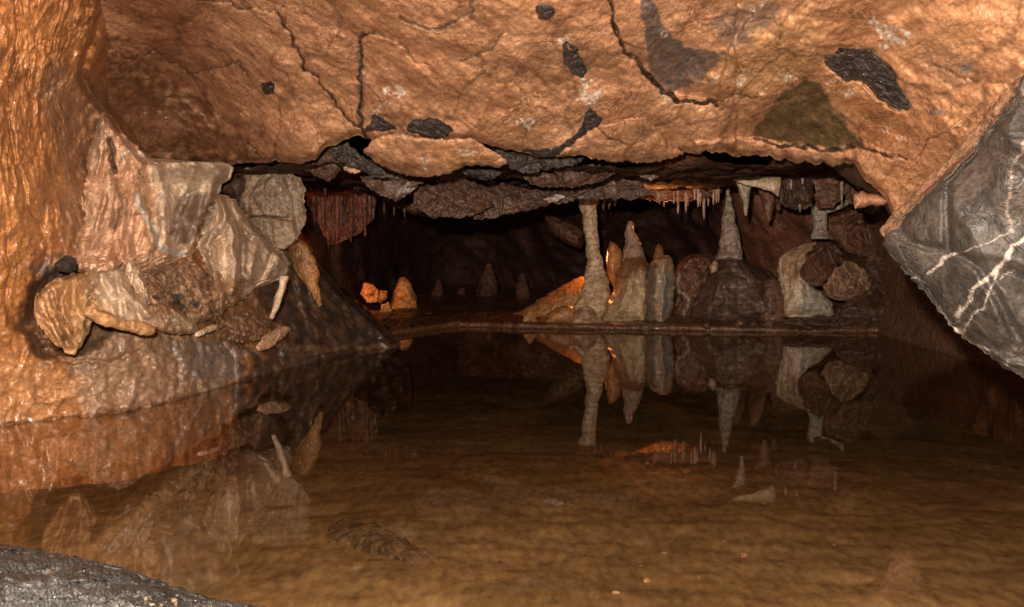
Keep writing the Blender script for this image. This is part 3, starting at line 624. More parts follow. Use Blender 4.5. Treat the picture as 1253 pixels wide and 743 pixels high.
tag(stone('flowstone_ledge', [(160, 330), (200, 318), (240, 314), (262, 330), (280, 360), (270, 392), (240, 398), (215, 372), (200, 380), (180, 366)], lambda a, b: wallD(a, b) + .04, M['bank'], tf=.12, tb=.14, jag=6, amp=.08, fs=8, ridged=True, facet=.04, fscale=9,
          marks=[('poly', [(160, 320), (205, 318), (205, 355), (180, 368)], 8, (.2, .1, .05), .7)]),
    'rusty brown rippled ledge under the pink and cream curtain', 'flowstone')
tag(stone('flowstone_ledge', [(178, 372), (205, 372), (222, 384), (238, 392), (244, 404), (228, 410), (205, 408), (186, 402)], lambda a, b: wallD(a, b) - .14, M['bank'], tf=.07, tb=.12, jag=3, amp=.05, fs=13, ridged=True,
          marks=[('poly', [(206, 384), (236, 392), (240, 402), (215, 400)], 4, (.45, .33, .2), .9)]),
    'knobbly tan ledge with a pale patch between the rib and the black wet stone', 'flowstone')
tag(stone('flowstone_ledge', [(262, 392), (290, 382), (315, 384), (332, 396), (322, 412), (296, 420), (268, 414)], lambda a, b: wallD(a, b) - .1, M['bank'], tf=.1, tb=.14, flat=2, jag=7, amp=.09, fs=9, ridged=True, facet=.05, fscale=9, marks=[('poly', [(255, 380), (335, 380), (335, 425), (255, 425)], 20, (.19, .08, .04), .8)]),
    'reddish brown knobbly lump of rock below the crooked drip tube', 'rock')
tag(stone('flowstone_ledge', [(312, 424), (322, 412), (336, 402), (352, 398), (356, 404), (344, 416), (330, 426), (318, 430)], lambda a, b: wallD(a, b) - .14, M['pink'], tf=.05, tb=.1, jag=2, amp=.02, fs=20, spine=[(322, 420), (345, 404)], fold=(.01, 6., 50., .9)),
    'pale pleated sliver of flowstone just above the waterline of the dark bank', 'flowstone')

# ------------------------------------------------------------------ RIGHT BOULDER
VE = (.46, .38, .32)
def bD(a, b): return 2.02 + (a - 1253) * -.0012 + (b - 290) * .0005
tag(stone('limestone_boulder', [(1262, 90), (1238, 122), (1222, 140), (1190, 180), (1150, 216), (1112, 254), (1078, 290), (1083, 304), (1104, 328), (1122, 347), (1140, 368), (1154, 388), (1168, 406), (1195, 424), (1218, 442), (1240, 456), (1262, 466), (1330, 500), (1430, 480), (1500, 300), (1450, 60), (1330, 10)],
          bD, M['lime'], tf=.13, tb=.3, flat=7, jag=4.5, amp=.02, fs=4, oc=7, step=1.8, spine=[(1150, 290), (1250, 330), (1380, 260)], markwarp=2.2, facet=.035, fscale=3.2, ridges=[(.05, 60, [(1160, 240), (1215, 330), (1225, 430)]), (.04, 40, [(1240, 120), (1230, 230)])],
          marks=[('line', [(1270, 286), (1238, 300), (1226, 326), (1205, 342), (1190, 352), (1184, 374), (1168, 386)], 3.10, VE, 0.77), ('line', [(1228, 320), (1212, 352), (1204, 375), (1190, 388), (1180, 404), (1166, 404)], 2.11, VE, 0.72),
                 ('line', [(1136, 337), (1146, 326), (1158, 318), (1168, 310)], 3.41, VE, 0.77), ('line', [(1178, 308), (1200, 300), (1215, 292), (1232, 286)], 1.36, VE, 0.59), ('line', [(1168, 310), (1178, 308)], 1.24, VE, 0.51),
                 ('line', [(1252, 175), (1240, 205), (1232, 250), (1236, 285)], 2.6, (.35, .25, .2), .55), ('line', [(1176, 372), (1172, 388)], 2.11, VE, 0.68), ('line', [(1212, 352), (1240, 330)], 0.99, VE, 0.42),
                 ('line', [(1196, 424), (1206, 428), (1212, 430)], 2.11, VE, 0.68), ('line', [(1110, 343), (1122, 340)], 1.24, VE, 0.59), ('line', [(1240, 320), (1256, 336), (1275, 340)], 1.6, (.3, .15, .12), .6), ('dots', [(1174, 402), (1182, 398), (1168, 394)], 3.72, VE, 0.68),
                 ('line', [(1240, 120), (1215, 148), (1190, 182), (1150, 218), (1112, 255), (1080, 290)], 4.5, (.16, .08, .045), .85)],
          dispfn=lambda a, b: -.018 * (1 - sstep(0, 2.5, segdist(a, b, [(1216, 158), (1228, 168), (1262, 166)]))) - .014 * (1 - sstep(0, 2.2, segdist(a, b, [(1100, 300), (1112, 328), (1130, 345), (1142, 368)])))
          - .015 * (1 - sstep(0, 2.2, segdist(a, b, [(1218, 262), (1230, 290), (1262, 318)]))) - .014 * (1 - sstep(0, 2.2, segdist(a, b, [(1205, 420), (1215, 436), (1262, 462)])))),
    'big dark grey limestone boulder crossed by white calcite veins at the right edge', 'boulder')
tag(stone('boulder', [(1252, 92), (1262, 86), (1262, 128), (1248, 124), (1244, 108)], lambda a, b: 1.9 + 0 * a, M['lime'], tf=.03, tb=.08, jag=1, amp=.01),
    'small grey stone piece on top of the veined boulder at the right edge', 'boulder')
tag(stone('rock_band', [(1262, 84), (1262, 104), (1225, 140), (1190, 184), (1112, 262), (1086, 292), (1074, 284), (1092, 262), (1140, 212), (1180, 172), (1210, 132), (1236, 104)], lambda a, b: bD(a, b) + .10, M['seam'], tf=.02, tb=.2, flat=5, jag=4, amp=.03,
          spine=[(1085, 280), (1145, 222), (1200, 160), (1255, 98)]), 'tan clay seam running along the upper left edge of the veined boulder', 'rock')

# ------------------------------------------------------------------ FOREGROUND ROCK
def foreD(a, b): return 1.62 - (b - 668) * .0022
tag(stone('foreground_rock', [(-200, 640), (-60, 655), (0, 667), (40, 671), (90, 681), (150, 694), (205, 714), (250, 731), (320, 742), (360, 752), (330, 860), (0, 920), (-250, 850)],
          foreD, M['fore'], tf=.2, tb=.14, flat=3, jag=4, amp=.06, fs=10, facet=.02, fscale=14, oc=7, step=1.6, spine=[(-100, 750), (150, 790)], fold=(.012, 9., 60., -.35),
          marks=[('poly', [(0, 720), (60, 705), (120, 720), (170, 745), (100, 770), (0, 770)], 10, (.1, .09, .085), .5), ('dots', [(180, 735), (196, 741), (215, 738)], 6, (.6, .42, .25), .8), ('dots', [(20, 690), (60, 700), (95, 700), (130, 716)], 5, (.28, .2, .15), .7)]),
    'dark wet striated rock in the bottom left corner at the near edge of the pool', 'rock')

# ------------------------------------------------------------------ DEEP CHAMBER
backD = rbf([(300, 300, 6.6), (380, 250, 7.7), (420, 300, 8.0), (470, 260, 9.5), (520, 330, 12), (600, 330, 12), (640, 240, 10.5), (700, 260, 9.6), (760, 300, 10.6), (840, 300, 10.2), (890, 270, 8.9), (950, 270, 8.4), (1040, 280, 8.0),
             (1100, 320, 7.2), (1180, 350, 6.0), (1300, 350, 5.2), (1100, 150, 7.5), (600, 150, 10), (300, 150, 7), (1000, 400, 8.2), (600, 400, 11.5), (420, 400, 8.)])
gx, gy = mono((200, 1450, 4)), mono((120, 440, 4)); PX, PY = np.meshgrid(gx, gy)
D = backD(PX, PY); w3 = P(PX, PY, D)
D += -.18 * fbm(w3 * 1.6, 4, .55, True) - .05 * fbm(w3 * 6, 4)
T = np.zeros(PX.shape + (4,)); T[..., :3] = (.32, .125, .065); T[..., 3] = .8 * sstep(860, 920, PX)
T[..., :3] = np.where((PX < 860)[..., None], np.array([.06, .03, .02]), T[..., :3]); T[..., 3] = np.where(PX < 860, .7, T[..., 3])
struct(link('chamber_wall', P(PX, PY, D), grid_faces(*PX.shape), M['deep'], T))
# inner ceiling, world height field
gx, gy = np.arange(-4, 4.6, .03), np.arange(4.6, 12.5, .04); WX, WY = np.meshgrid(gx, gy)
Z = .955 + .0 * WX + .05 * (WY < 0)
w3 = np.stack([WX, WY, 0 * WX], -1)
Z = Z + .05 * fbm(w3 * 1.5, 4) - .04 * fbm(w3 * 4, 4, .55, True) + .25 * sstep(8.2, 11, WY) + .06 * sstep(1.0, 1.8, WX)
V = np.stack([WX, WY, Z], -1)
struct(link('chamber_ceiling', V, grid_faces(*WX.shape), M['deep']))
# right side wall
sideD = rbf([(1180, 300, 5.3), (1186, 460, 5.1), (1253, 460, 4.45), (1253, 300, 4.5), (1400, 400, 3.6), (1800, 400, 2.6), (1186, 600, 5.0), (1400, 600, 3.6)])
gx, gy = mono((1184, 1300, 4), (1300, 1900, 16)), mono((180, 620, 4)); PX, PY = np.meshgrid(gx, gy); D = sideD(PX, PY) - .06 * fbm(P(PX, PY, sideD(PX, PY)) * 3, 5, .55, True)
V = P(PX, PY, D); ex = np.stack([V[:, 0] + np.array([.1 * s, 2.6 * s, 0]) for s in np.linspace(1, .1, 10)], 1); V = np.concatenate([ex, V], 1)
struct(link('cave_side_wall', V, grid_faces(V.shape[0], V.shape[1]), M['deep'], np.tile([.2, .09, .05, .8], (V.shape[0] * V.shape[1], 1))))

# slabs under the ceiling lip
def slab(pts, D, mat, label, tf=.06, tb=.25, **k):
    k = {**dict(flat=4, jag=3.6, amp=.035, fs=7, facet=.03, fscale=6, planes=5), **k}
    return tag(stone('hanging_slab', pts, D, M[mat], tf=tf, tb=tb, **k), label, 'rock slab', 'rock slabs under the ceiling lip')
slab([(368, 204), (382, 190), (400, 176), (420, 175), (434, 188), (418, 208), (404, 222), (386, 215)], 4.7, 'slab', 'brown angular slab at the left end of the broken layer, beside the calcite block')
slab([(400, 178), (424, 176), (440, 188), (465, 204), (477, 218), (455, 216), (432, 205), (410, 196)], 4.5, 'dark', 'dark grey slab slanting down under the left end of the orange tongue', spine=[(415, 188), (460, 210)])
slab([(419, 204), (430, 198), (441, 200), (447, 208), (436, 214), (424, 212)], 4.6, 'pink', 'small tan diamond-shaped stone below the slanting dark slab', tb=.1)
slab([(440, 216), (475, 213), (507, 214), (519, 223), (502, 236), (486, 247), (466, 240), (452, 230)], 4.9, 'slab', 'pointed grey slab with a pale lower edge under the middle of the orange tongue',
     marks=[('line', [(498, 226), (486, 240), (505, 232)], 3, (.4, .33, .26), .8)])
slab([(508, 228), (530, 214), (556, 213), (578, 224), (602, 240), (604, 252), (578, 264), (552, 268), (528, 266), (508, 256)], 5.3, 'brown', 'wet red-brown knobbly hanging rock glinting above the dark cavern', amp=.06, fs=13)
slab([(549, 211), (577, 208), (610, 222), (650, 234), (684, 244), (676, 250), (640, 259), (600, 268), (577, 268), (585, 246)], 5.6, 'brown', 'long smooth dark slab sloping above the black cavern mouth', spine=[(585, 225), (600, 245), (660, 246)])
slab([(552, 203), (570, 204), (598, 206), (618, 208), (604, 220), (588, 220), (570, 213)], 4.55, 'dark', 'shiny black stone with wet highlights right under the tongue tip', amp=.04, fs=20)
slab([(600, 178), (632, 186), (661, 191), (690, 190), (716, 192), (704, 202), (676, 206), (645, 213), (622, 206), (612, 194)], 4.4, 'dark', 'charcoal slab just below the ceiling lip between the tongue and the tan lens', spine=[(620, 196), (690, 197)], tf=.05)
slab([(640, 216), (660, 206), (690, 200), (724, 201), (757, 202), (752, 214), (730, 224), (700, 229), (672, 230), (650, 226)], 4.9, 'slab', 'brown lens-shaped slab hanging above the tall column', spine=[(665, 216), (735, 210)])
slab([(604, 236), (640, 232), (672, 231), (712, 229), (755, 218), (784, 222), (800, 238), (770, 244), (712, 244), (684, 250), (650, 244)], 5.6, 'slab', 'long brown slab resting over the top of the column', spine=[(640, 238), (720, 238), (780, 232)], tb=1.3, tf=.06)
slab([(665, 244), (680, 237), (690, 240), (682, 247), (672, 249)], 5.4, 'grey_stal', 'small pale grey chip of stone left of the column top', tb=.05, tf=.03, amp=.01)
slab([(757, 202), (785, 198), (818, 199), (812, 213), (796, 222), (782, 214), (764, 212)], 5.0, 'slab', 'grey slab with a wet pale point left of the row of thin stalactites', marks=[('line', [(783, 212), (796, 220), (812, 206)], 2.5, (.35, .3, .25), .8)])
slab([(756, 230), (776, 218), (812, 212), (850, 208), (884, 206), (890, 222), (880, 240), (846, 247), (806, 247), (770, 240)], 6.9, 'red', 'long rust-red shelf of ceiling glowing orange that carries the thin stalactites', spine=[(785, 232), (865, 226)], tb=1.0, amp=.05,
     marks=[('poly', [(756, 232), (800, 230), (850, 234), (850, 242), (800, 246), (766, 241)], 3, (.5, .16, .04), .8)])  # orange lamp glow along the shelf's lower edge, painted into its colour
slab([(952, 216), (974, 214), (996, 217), (995, 240), (992, 254), (972, 256), (958, 252), (953, 238)], 6.3, 'brown', 'dark square hanging block right of the pale ceiling leaf', tb=.6)
slab([(996, 216), (1018, 218), (1036, 223), (1032, 244), (1016, 255), (999, 255)], 6.3, 'red', 'dark red hanging block above the short white column', tb=.6)
slab([(1036, 214), (1060, 226), (1090, 246), (1096, 262), (1070, 262), (1046, 254), (1034, 240)], 5.6, 'brown', 'dark block behind the pink nub at the right end of the lip', tb=.5)
tag(stone('rock_nub', [(1044, 240), (1054, 233), (1072, 238), (1090, 244), (1082, 251), (1064, 252), (1046, 256)], 4.0, M['ceil'], tf=.04, tb=.12, jag=1.8, amp=.015, flat=3, spine=[(1055, 245), (1078, 245)]),
    'pink-tan pointed rock nub jutting left under the right end of the ceiling lip', 'rock')

# pale drapery and stalactites on the right
tag(stone('ceiling_drapery', [(880, 206), (892, 208), (912, 213), (934, 215), (956, 217), (955, 230), (953, 242), (944, 235), (930, 230), (912, 227), (900, 222), (888, 214)], 5.9, M['cream'], tf=.03, tb=.05, flat=2.5, jag=1, amp=.01, spine=[(895, 213), (945, 224)],
          marks=[('poly', [(880, 204), (956, 214), (956, 225), (900, 219)], 3, (.45, .3, .14), .8)]), 'pale wing-shaped calcite drapery hanging under the dark lip right of the thin stalactites', 'drapery')
tag(lathe('stalactite', [(222, 899, 922), (230, 903, 919), (240, 907, 917), (252, 909, 915), (264, 911, 914)], 6.2, M['grey_stal'], amp=.008), 'white tapering stalactite under the wing-shaped drapery', 'stalactite')
tag(lathe('stalactite', [(224, 925, 945), (240, 930, 948), (254, 935, 947), (262, 936, 944), (270, 938, 942)], 6.6, M['red'], amp=.012), 'brown pointed stalactite right of the white tapering one', 'stalactite')
tag(lathe('stalactite', [(222, 938, 958), (236, 944, 958), (250, 948, 957), (258, 951, 955)], 7.0, M['brown'], amp=.012), 'dim brown stalactite beside the dark square hanging block', 'stalactite')
e = empty('short_column', P(1005, 292, 7.1)); tag(e, 'short white calcite column with a thin brim curving up to the right', 'calcite column')
lathe('shaft', [(252, 992, 1018), (258, 994, 1013), (270, 995, 1011), (280, 996, 1012), (292, 993, 1017)], 7.1, M['grey_stal'], amp=.012, parent=e, marks=[('poly', [(980, 240), (1030, 240), (1030, 300), (980, 300)], 3, (.62, .5, .4), .6)])
rod('brim', [(1010, 259), (1022, 256), (1034, 250), (1043, 243)], 7.0, 3., M['grey_stal'], None, None, e)

# thin stalactites hanging from the rust-red shelf
GS = 'thin straw stalactites on the rust-red shelf'
straws = [(794, 232, 249), (803, 228, 244), (812, 236, 252), (818, 226, 240), (827, 236, 259), (832, 240, 248), (838, 238, 262), (844, 236, 252), (848, 232, 246), (852, 234, 256), (857, 240, 251), (862, 238, 267), (866, 236, 250), (871, 234, 248), (876, 236, 252), (880, 232, 250), (789, 238, 246), (808, 240, 250), (822, 238, 248), (842, 242, 250)]
for i, (x, a, b) in enumerate(straws):
    x += random.uniform(-2.5, 2.5); b += random.uniform(-3, 5); a += random.uniform(-2, 1)
    w = 1.5 if b - a < 20 else 2.
    tag(lathe('straw_stalactite', [(a - 3, x - w * 1.2, x + w * 1.2), (a + 4, x - w, x + w), (b - 5, x - w * .7, x + w * .7), (b, x - .5, x + .5)], 6.75 + .25 * random.random(), M['pink'], amp=.002, ns=12),
        'thin pinkish straw stalactite in the row hanging from the glowing rust-red shelf', 'stalactite', GS)
for x, a, b, D_ in ((968, 220, 232, 6.1), (982, 218, 226, 6.1), (979, 250, 260, 6.2), (1030, 222, 250, 6.2)):
    tag(lathe('straw_stalactite', [(a, x - 2, x + 2), (b - 3, x - 1, x + 1), (b, x - .4, x + .4)], D_ - .05, M['grey_stal'], amp=.002, ns=12), 'short white straw stalactite on the dark hanging blocks at the right', 'stalactite', 'short straws on the dark hanging blocks')
for x, a, b in ((738, 243, 258), (745, 244, 256), (752, 245, 252), (733, 242, 250)):
    tag(lathe('straw_stalactite', [(a - 3, x - 3, x + 3), (b - 3, x - 1.2, x + 1.2), (b, x - .4, x + .4)], 6.8, M['banded'], amp=.004, ns=12), 'stubby brown drip stalactite just right of the column top', 'stalactite', 'stubby drips right of the column top')

# ------------------------------------------------------------------ LEDGE (far shore)
ed = np.array([(440, 5.9, 0), (480, 6.3, 0), (560, 6.95, 0), (620, 6.85, 0), (700, 6.75, 0), (780, 6.7, 0), (860, 6.6, 0), (1000, 6.5, 0), (1100, 6.5, 0), (1150, 6.4, 0), (1400, 5.2, 0)])
ex = np.linspace(-1.6, 4.4, 420); exx = (ed[:, 0] - CX) / F * ed[:, 1]; ey = np.interp(ex, exx, ed[:, 1]) + .05 * fbm(np.stack([ex * 3, 0 * ex, 0 * ex], -1), 5)
rows = []
for dy, z in [(.10, -.5), (.06, -.2), (.03, -.06), (.0, -.02), (-.015, .0), (-.03, .015), (-.02, .03), (.0, .038), (.03, .04), (.1, .036), (.2, .03)] + [(.2 + k * .1, .03) for k in range(1, 55)]:
    r = np.stack([ex, ey + dy, 0 * ex + z], -1); r[:, 2] += .012 * fbm(r * 9, 4) + (.06 * fbm(r * 2.5, 4) + .02 if dy > .3 else 0); r[:, 1] += .02 * fbm(r * 8 + 5, 3); rows.append(r)
tag(link('rimstone_ledge', np.array(rows), grid_faces(len(rows), 420), M['ledge']), 'low wet brown rimstone ledge along the far edge of the pool', 'ledge')

# ------------------------------------------------------------------ FAR SHORE FORMATIONS
e = empty('calcite_column', P(717, 398, 6.95)); tag(e, 'tall pale column with a flared foot reaching from the ledge to the ceiling, rim-lit orange', 'calcite column')
lathe('shaft', [(240, 705, 732), (246, 707, 730), (261, 712, 730), (276, 714, 731), (291, 716, 732), (306, 717, 734), (321, 719, 737), (330, 718, 740), (340, 715, 743), (352, 713, 746), (366, 709, 747), (378, 702, 745), (388, 699, 738), (400, 697, 734)], 6.98, M['stal'], amp=.014, fs=10, ripple=.006, parent=e, ns=56)
stone('foot', [(699, 400), (702, 384), (710, 376), (720, 374), (730, 382), (734, 400)], 6.85, M['stal'], tf=.08, tb=.1, flat=2, jag=1.5, amp=.02, parent=e, marks=[('poly', [(705, 376), (730, 376), (732, 400), (712, 400)], 5, (.25, .11, .05), .7)])
tag(stone('flowstone_leaf', [(747, 294), (756, 300), (762, 309), (760, 328), (755, 345), (751, 352), (744, 340), (742, 322), (743, 306)], 7.2, M['ochre'], tf=.05, tb=.05, flat=2, jag=1, amp=.02, fs=14, spine=[(750, 310), (750, 335)]),
    'pointed orange-brown blade of flowstone standing behind the column', 'flowstone')
e = empty('stalagmite', P(765, 398, 7.1)); tag(e, 'cream stalagmite with a knobbly cone tip right of the column', 'stalagmite')
lathe('tip', [(270, 770, 772), (274, 767, 775), (281, 766, 777), (290, 766, 779), (301, 764, 785), (312, 763, 789), (322, 761, 792)], 7.2, M['grey_stal'], amp=.022, fs=18, parent=e, marks=[('poly', [(750, 260), (800, 260), (800, 330), (750, 330)], 3, (.4, .27, .17), .7)])
stone('base', [(761, 320), (770, 315), (786, 314), (794, 322), (796, 350), (796, 400), (730, 400), (736, 384), (744, 368), (754, 348)], 7.15, M['stal'], tf=.22, tb=.2, flat=2.2, jag=2.5, amp=.03, fs=7, ridges=[(.05, 9, [(778, 318), (770, 350), (752, 396)]), (.04, 8, [(788, 330), (786, 396)])], parent=e, spine=[(775, 340), (768, 375)],
      marks=[('poly', [(758, 314), (796, 312), (792, 330), (770, 336), (745, 372), (740, 365)], 4, (.22, .09, .035), .8), ('poly', [(755, 345), (788, 335), (788, 398), (735, 398)], 6, (.55, .38, .2), .7)])
tag(stone('stalagmite_mound', [(792, 326), (800, 318), (808, 313), (819, 312), (826, 330), (826, 352), (824, 372), (817, 400), (788, 400), (790, 360)], 7.05, M['stal'], tf=.14, tb=.15, flat=2.2, jag=2.5, amp=.03, fs=8, ridges=[(.05, 7, [(814, 316), (810, 396)])], spine=[(808, 330), (806, 380)],
          marks=[('poly', [(788, 326), (801, 322), (804, 400), (786, 400)], 4, (.1, .08, .065), .85), ('poly', [(806, 332), (826, 330), (824, 380), (806, 398)], 4, (.3, .27, .24), .8), ('poly', [(803, 310), (825, 310), (824, 330), (806, 330)], 3, (.55, .36, .2), .8)]),
    'grey and cream streaked mound between the cream stalagmite and the red-brown flows', 'stalagmite')
tag(stone('stalagmite_mound', [(798, 316), (802, 302), (806, 297), (812, 304), (814, 318), (806, 326)], 7.6, M['ochre'], tf=.06, tb=.06, jag=1, amp=.01, flat=2), 'small dim brown tip peeping over the streaked mound', 'stalagmite')
tag(stone('stalagmite_mound', [(824, 332), (832, 318), (846, 312), (862, 311), (876, 317), (882, 322), (868, 340), (856, 360), (848, 380), (844, 400), (818, 400), (826, 370)], 7.2, M['red'], tf=.16, tb=.2, flat=2.5, jag=2, amp=.05, fs=9, ridged=True, spine=[(850, 330), (836, 380)],
          marks=[('line', [(829, 336), (830, 356), (842, 366), (838, 398)], 3, (.5, .36, .26), .8), ('line', [(848, 352), (838, 380), (836, 398)], 3, (.45, .3, .2), .7), ('line', [(832, 335), (850, 345), (866, 345)], 4, (.35, .2, .14), .6)]),
    'lumpy red-brown flowstone with pale drips left of the tall grey stalagmite', 'flowstone')
e = empty('stalagmite', P(893, 398, 7.2)); tag(e, 'tall slender grey stalagmite on a broad dark banded dome', 'stalagmite')
lathe('tip', [(226, 890, 892), (236, 888, 894), (247, 887, 896), (258, 885, 898), (270, 884, 900), (281, 882, 903), (292, 881, 905), (306, 879, 907), (320, 876, 911)], 7.3, M['grey_stal'], amp=.016, fs=16, parent=e)
stone('base', [(877, 318), (892, 314), (910, 317), (922, 325), (938, 330), (950, 336), (957, 350), (960, 375), (960, 402), (836, 402), (842, 380), (850, 358), (864, 336)], 7.3, M['banded'], tf=.4, tb=.3, flat=2.2, jag=3, amp=.06, fs=4.5, ridged=True, ridges=[(.08, 14, [(890, 320), (875, 360), (866, 400)]), (.07, 14, [(902, 320), (925, 350), (938, 400)])], parent=e, spine=[(892, 345), (890, 385), (905, 385)])
tag(stone('pale_stone', [(868, 326), (874, 319), (879, 321), (878, 332), (870, 336)], 7.0, M['stal'], tf=.04, tb=.04, jag=.6, amp=.01, flat=2), 'small pale knob at the left shoulder of the banded dome', 'stone')
tag(stone('flowstone_lump', [(934, 344), (946, 338), (958, 348), (962, 372), (962, 400), (928, 400), (930, 368)], 6.95, M['red'], tf=.08, tb=.1, jag=2, amp=.03, flat=2.4, fs=10), 'rusty lump leaning on the right flank of the banded dome', 'flowstone')
# cream drapery and red lumps
tag(stone('flowstone_drapery', [(963, 306), (980, 300), (1001, 296), (1000, 312), (990, 326), (992, 348), (1008, 360), (1018, 370), (1024, 388), (1004, 388), (980, 386), (960, 387), (958, 366), (954, 348), (950, 328), (953, 314)], 6.95, M['cream'], tf=.16, tb=.2, flat=2.5, jag=2.5, amp=.04, fs=8, spine=[(968, 325), (975, 365), (1000, 375)], fold=(.01, 8., 60., .1),
          marks=[('poly', [(960, 298), (1004, 292), (998, 312), (982, 322), (976, 345), (966, 350), (952, 330)], 5, (.42, .22, .09), .8), ('poly', [(982, 345), (1020, 365), (1022, 388), (980, 388)], 5, (.5, .45, .36), .7)]),
    'cream and orange bulging drapery beside the red-brown boulders on the right shore', 'flowstone')
GR = 'red-brown boulders on the right shore'
for pts, D_, mt, lab, kk in [
    ([(990, 308), (1002, 297), (1018, 298), (1030, 308), (1030, 322), (1018, 336), (1006, 350), (990, 348), (979, 338), (980, 324)], 6.75, 'red', 'upper left red-brown boulder overlapping the cream drapery', {}),
    ([(1032, 318), (1048, 322), (1060, 330), (1068, 350), (1056, 360), (1034, 368), (1018, 366), (1006, 352), (1018, 336)], 6.7, 'bank', 'middle boulder with a flat pinkish face below the red-brown one', {}),
    ([(1036, 366), (1066, 356), (1080, 370), (1104, 382), (1124, 396), (1118, 408), (1060, 410), (1014, 409), (1012, 392), (1024, 382)], 6.6, 'slab', 'low wet red-brown boulder at the waterline of the right shore', {}),
    ([(1016, 268), (1042, 258), (1070, 258), (1094, 264), (1096, 284), (1080, 302), (1078, 322), (1058, 316), (1032, 306), (1012, 288)], 6.9, 'red', 'tall brown rock below the dark hanging block at the right', {}),
    ([(1060, 318), (1080, 316), (1100, 330), (1126, 356), (1150, 384), (1146, 404), (1112, 400), (1086, 380), (1070, 356)], 6.6, 'brown', 'dark shadowed boulder on the shore behind the veined boulder', {}),
    ([(960, 390), (1000, 386), (1040, 388), (1056, 398), (1040, 407), (990, 406), (955, 404)], 6.6, 'brown', 'flat dark brown rock in front of the cream drapery', {}),
    ([(1040, 330), (1062, 326), (1082, 340), (1086, 366), (1066, 372), (1050, 356)], 6.85, 'brown', 'dark lump between the pinkish boulder and the shadowed one', {})]:
    tag(stone('shore_boulder', pts, D_, M[mt], tf=.34, tb=.22, flat=4, jag=4, amp=.035, fs=7, facet=.04, fscale=6, planes=5), lab, 'boulder', GR)
# pebbly bits on the shore
for i, (x, y, r, mt) in enumerate([(905, 396, 7, 'red'), (922, 398, 6, 'brown'), (940, 397, 7, 'red'), (864, 399, 5, 'brown'), (1060, 398, 6, 'slab'), (1085, 402, 5, 'red')]):
    tag(stone('shore_stone', [(x - r, y + 3), (x - r * .6, y - r * .7), (x + r * .2, y - r), (x + r, y - r * .2), (x + r * .9, y + 4)], 6.58, M[mt], tf=.04, tb=.05, jag=1, amp=.015, fs=18, flat=2),
        'small wet knobbly stone on the ledge at the foot of the right shore formations', 'stone', 'small stones on the far ledge')
# orange mounds on the left of the column
tag(stone('flowstone_mound', [(600, 400), (612, 390), (634, 381), (652, 372), (676, 356), (700, 343), (722, 336), (735, 350), (736, 400)], 7.5, M['ochre'], tf=.2, tb=.3, flat=2.2, jag=2, amp=.03, fs=7, spine=[(640, 392), (690, 378), (722, 365)]),
    'long sloping orange mound descending left from the column', 'flowstone')
tag(stone('flowstone_mound', [(664, 396), (670, 384), (682, 376), (696, 373), (706, 378), (706, 398)], 6.95, M['ochre'], tf=.08, tb=.1, flat=2, jag=1, amp=.015), 'rounded orange mound at the left foot of the column', 'flowstone')
tag(stone('flowstone_mound', [(637, 397), (641, 386), (648, 378), (655, 386), (659, 397)], 6.95, M['ochre'], tf=.04, tb=.05, flat=2, jag=.8, amp=.01), 'tiny orange cone on the ledge left of the rounded mound', 'flowstone')

# left-centre lit group
tag(lathe('stalagmite', [(339, 491, 497), (344, 487, 502), (352, 484, 505), (366, 479, 509), (382, 477, 512), (398, 474, 515)], 8.1, M['ochre'], amp=.035, fs=13), 'glistening orange-brown stalagmite cone on the left of the dark cavern', 'stalagmite')
tag(lathe('stalagmite', [(383, 521, 529), (388, 517, 533), (399, 515, 537)], 7.6, M['ochre'], amp=.015, fs=13), 'small round orange stalagmite right of the glistening cone', 'stalagmite')
GL = 'lamp-lit orange lumps left of the cavern'
for pts, D_, lab in [([(441, 358), (445, 346), (456, 347), (464, 356), (462, 370), (447, 371)], 7.9, 'brightest lamp-lit orange lump, highest of the cluster left of the cavern'),
                     ([(458, 366), (464, 356), (474, 356), (475, 364), (466, 372)], 7.95, 'lamp-lit orange lump touching the brightest one on its right'),
                     ([(436, 378), (446, 374), (454, 384), (464, 392), (452, 396), (438, 390)], 7.6, 'red-brown lump lowest on the left of the lit cluster'),
                     ([(466, 374), (474, 370), (480, 378), (478, 392), (468, 396), (464, 386)], 7.7, 'narrow red lump between the lit cluster and the glistening cone')]:
    tag(stone('cave_lump', pts, D_, M['ochre'], tf=.06, tb=.06, flat=2, jag=2.4, amp=.05, fs=12, facet=.04, fscale=12), lab, 'rock', GL)
for x, a, w, D_, lab in [(598, 322, 15, 9.6, 'faint broad stalagmite in the middle of the black cavern'), (640, 334, 10, 9.4, 'faint stalagmite at the right of the black cavern'), (537, 342, 12, 9.8, 'barely visible stalagmite right behind the small round one'), (566, 352, 9, 10, 'barely visible low stalagmite deep in the cavern centre')]:
    tag(lathe('stalagmite', [(a, x - 3, x + 2), (a + 12, x - w * .6, x + w * .5), (a + 35, x - w, x + w * .8), (398, x - w * 1.2, x + w * 1.1)], D_, M['deep'], amp=.05, fs=7), lab, 'stalagmite')
tag(stone('cavern_rock', [(662, 258), (690, 268), (716, 282), (712, 306), (694, 300), (672, 284)], 8.6, M['red'], tf=.15, tb=.3, amp=.05), 'dim red rock slanting down behind the top of the column', 'rock')
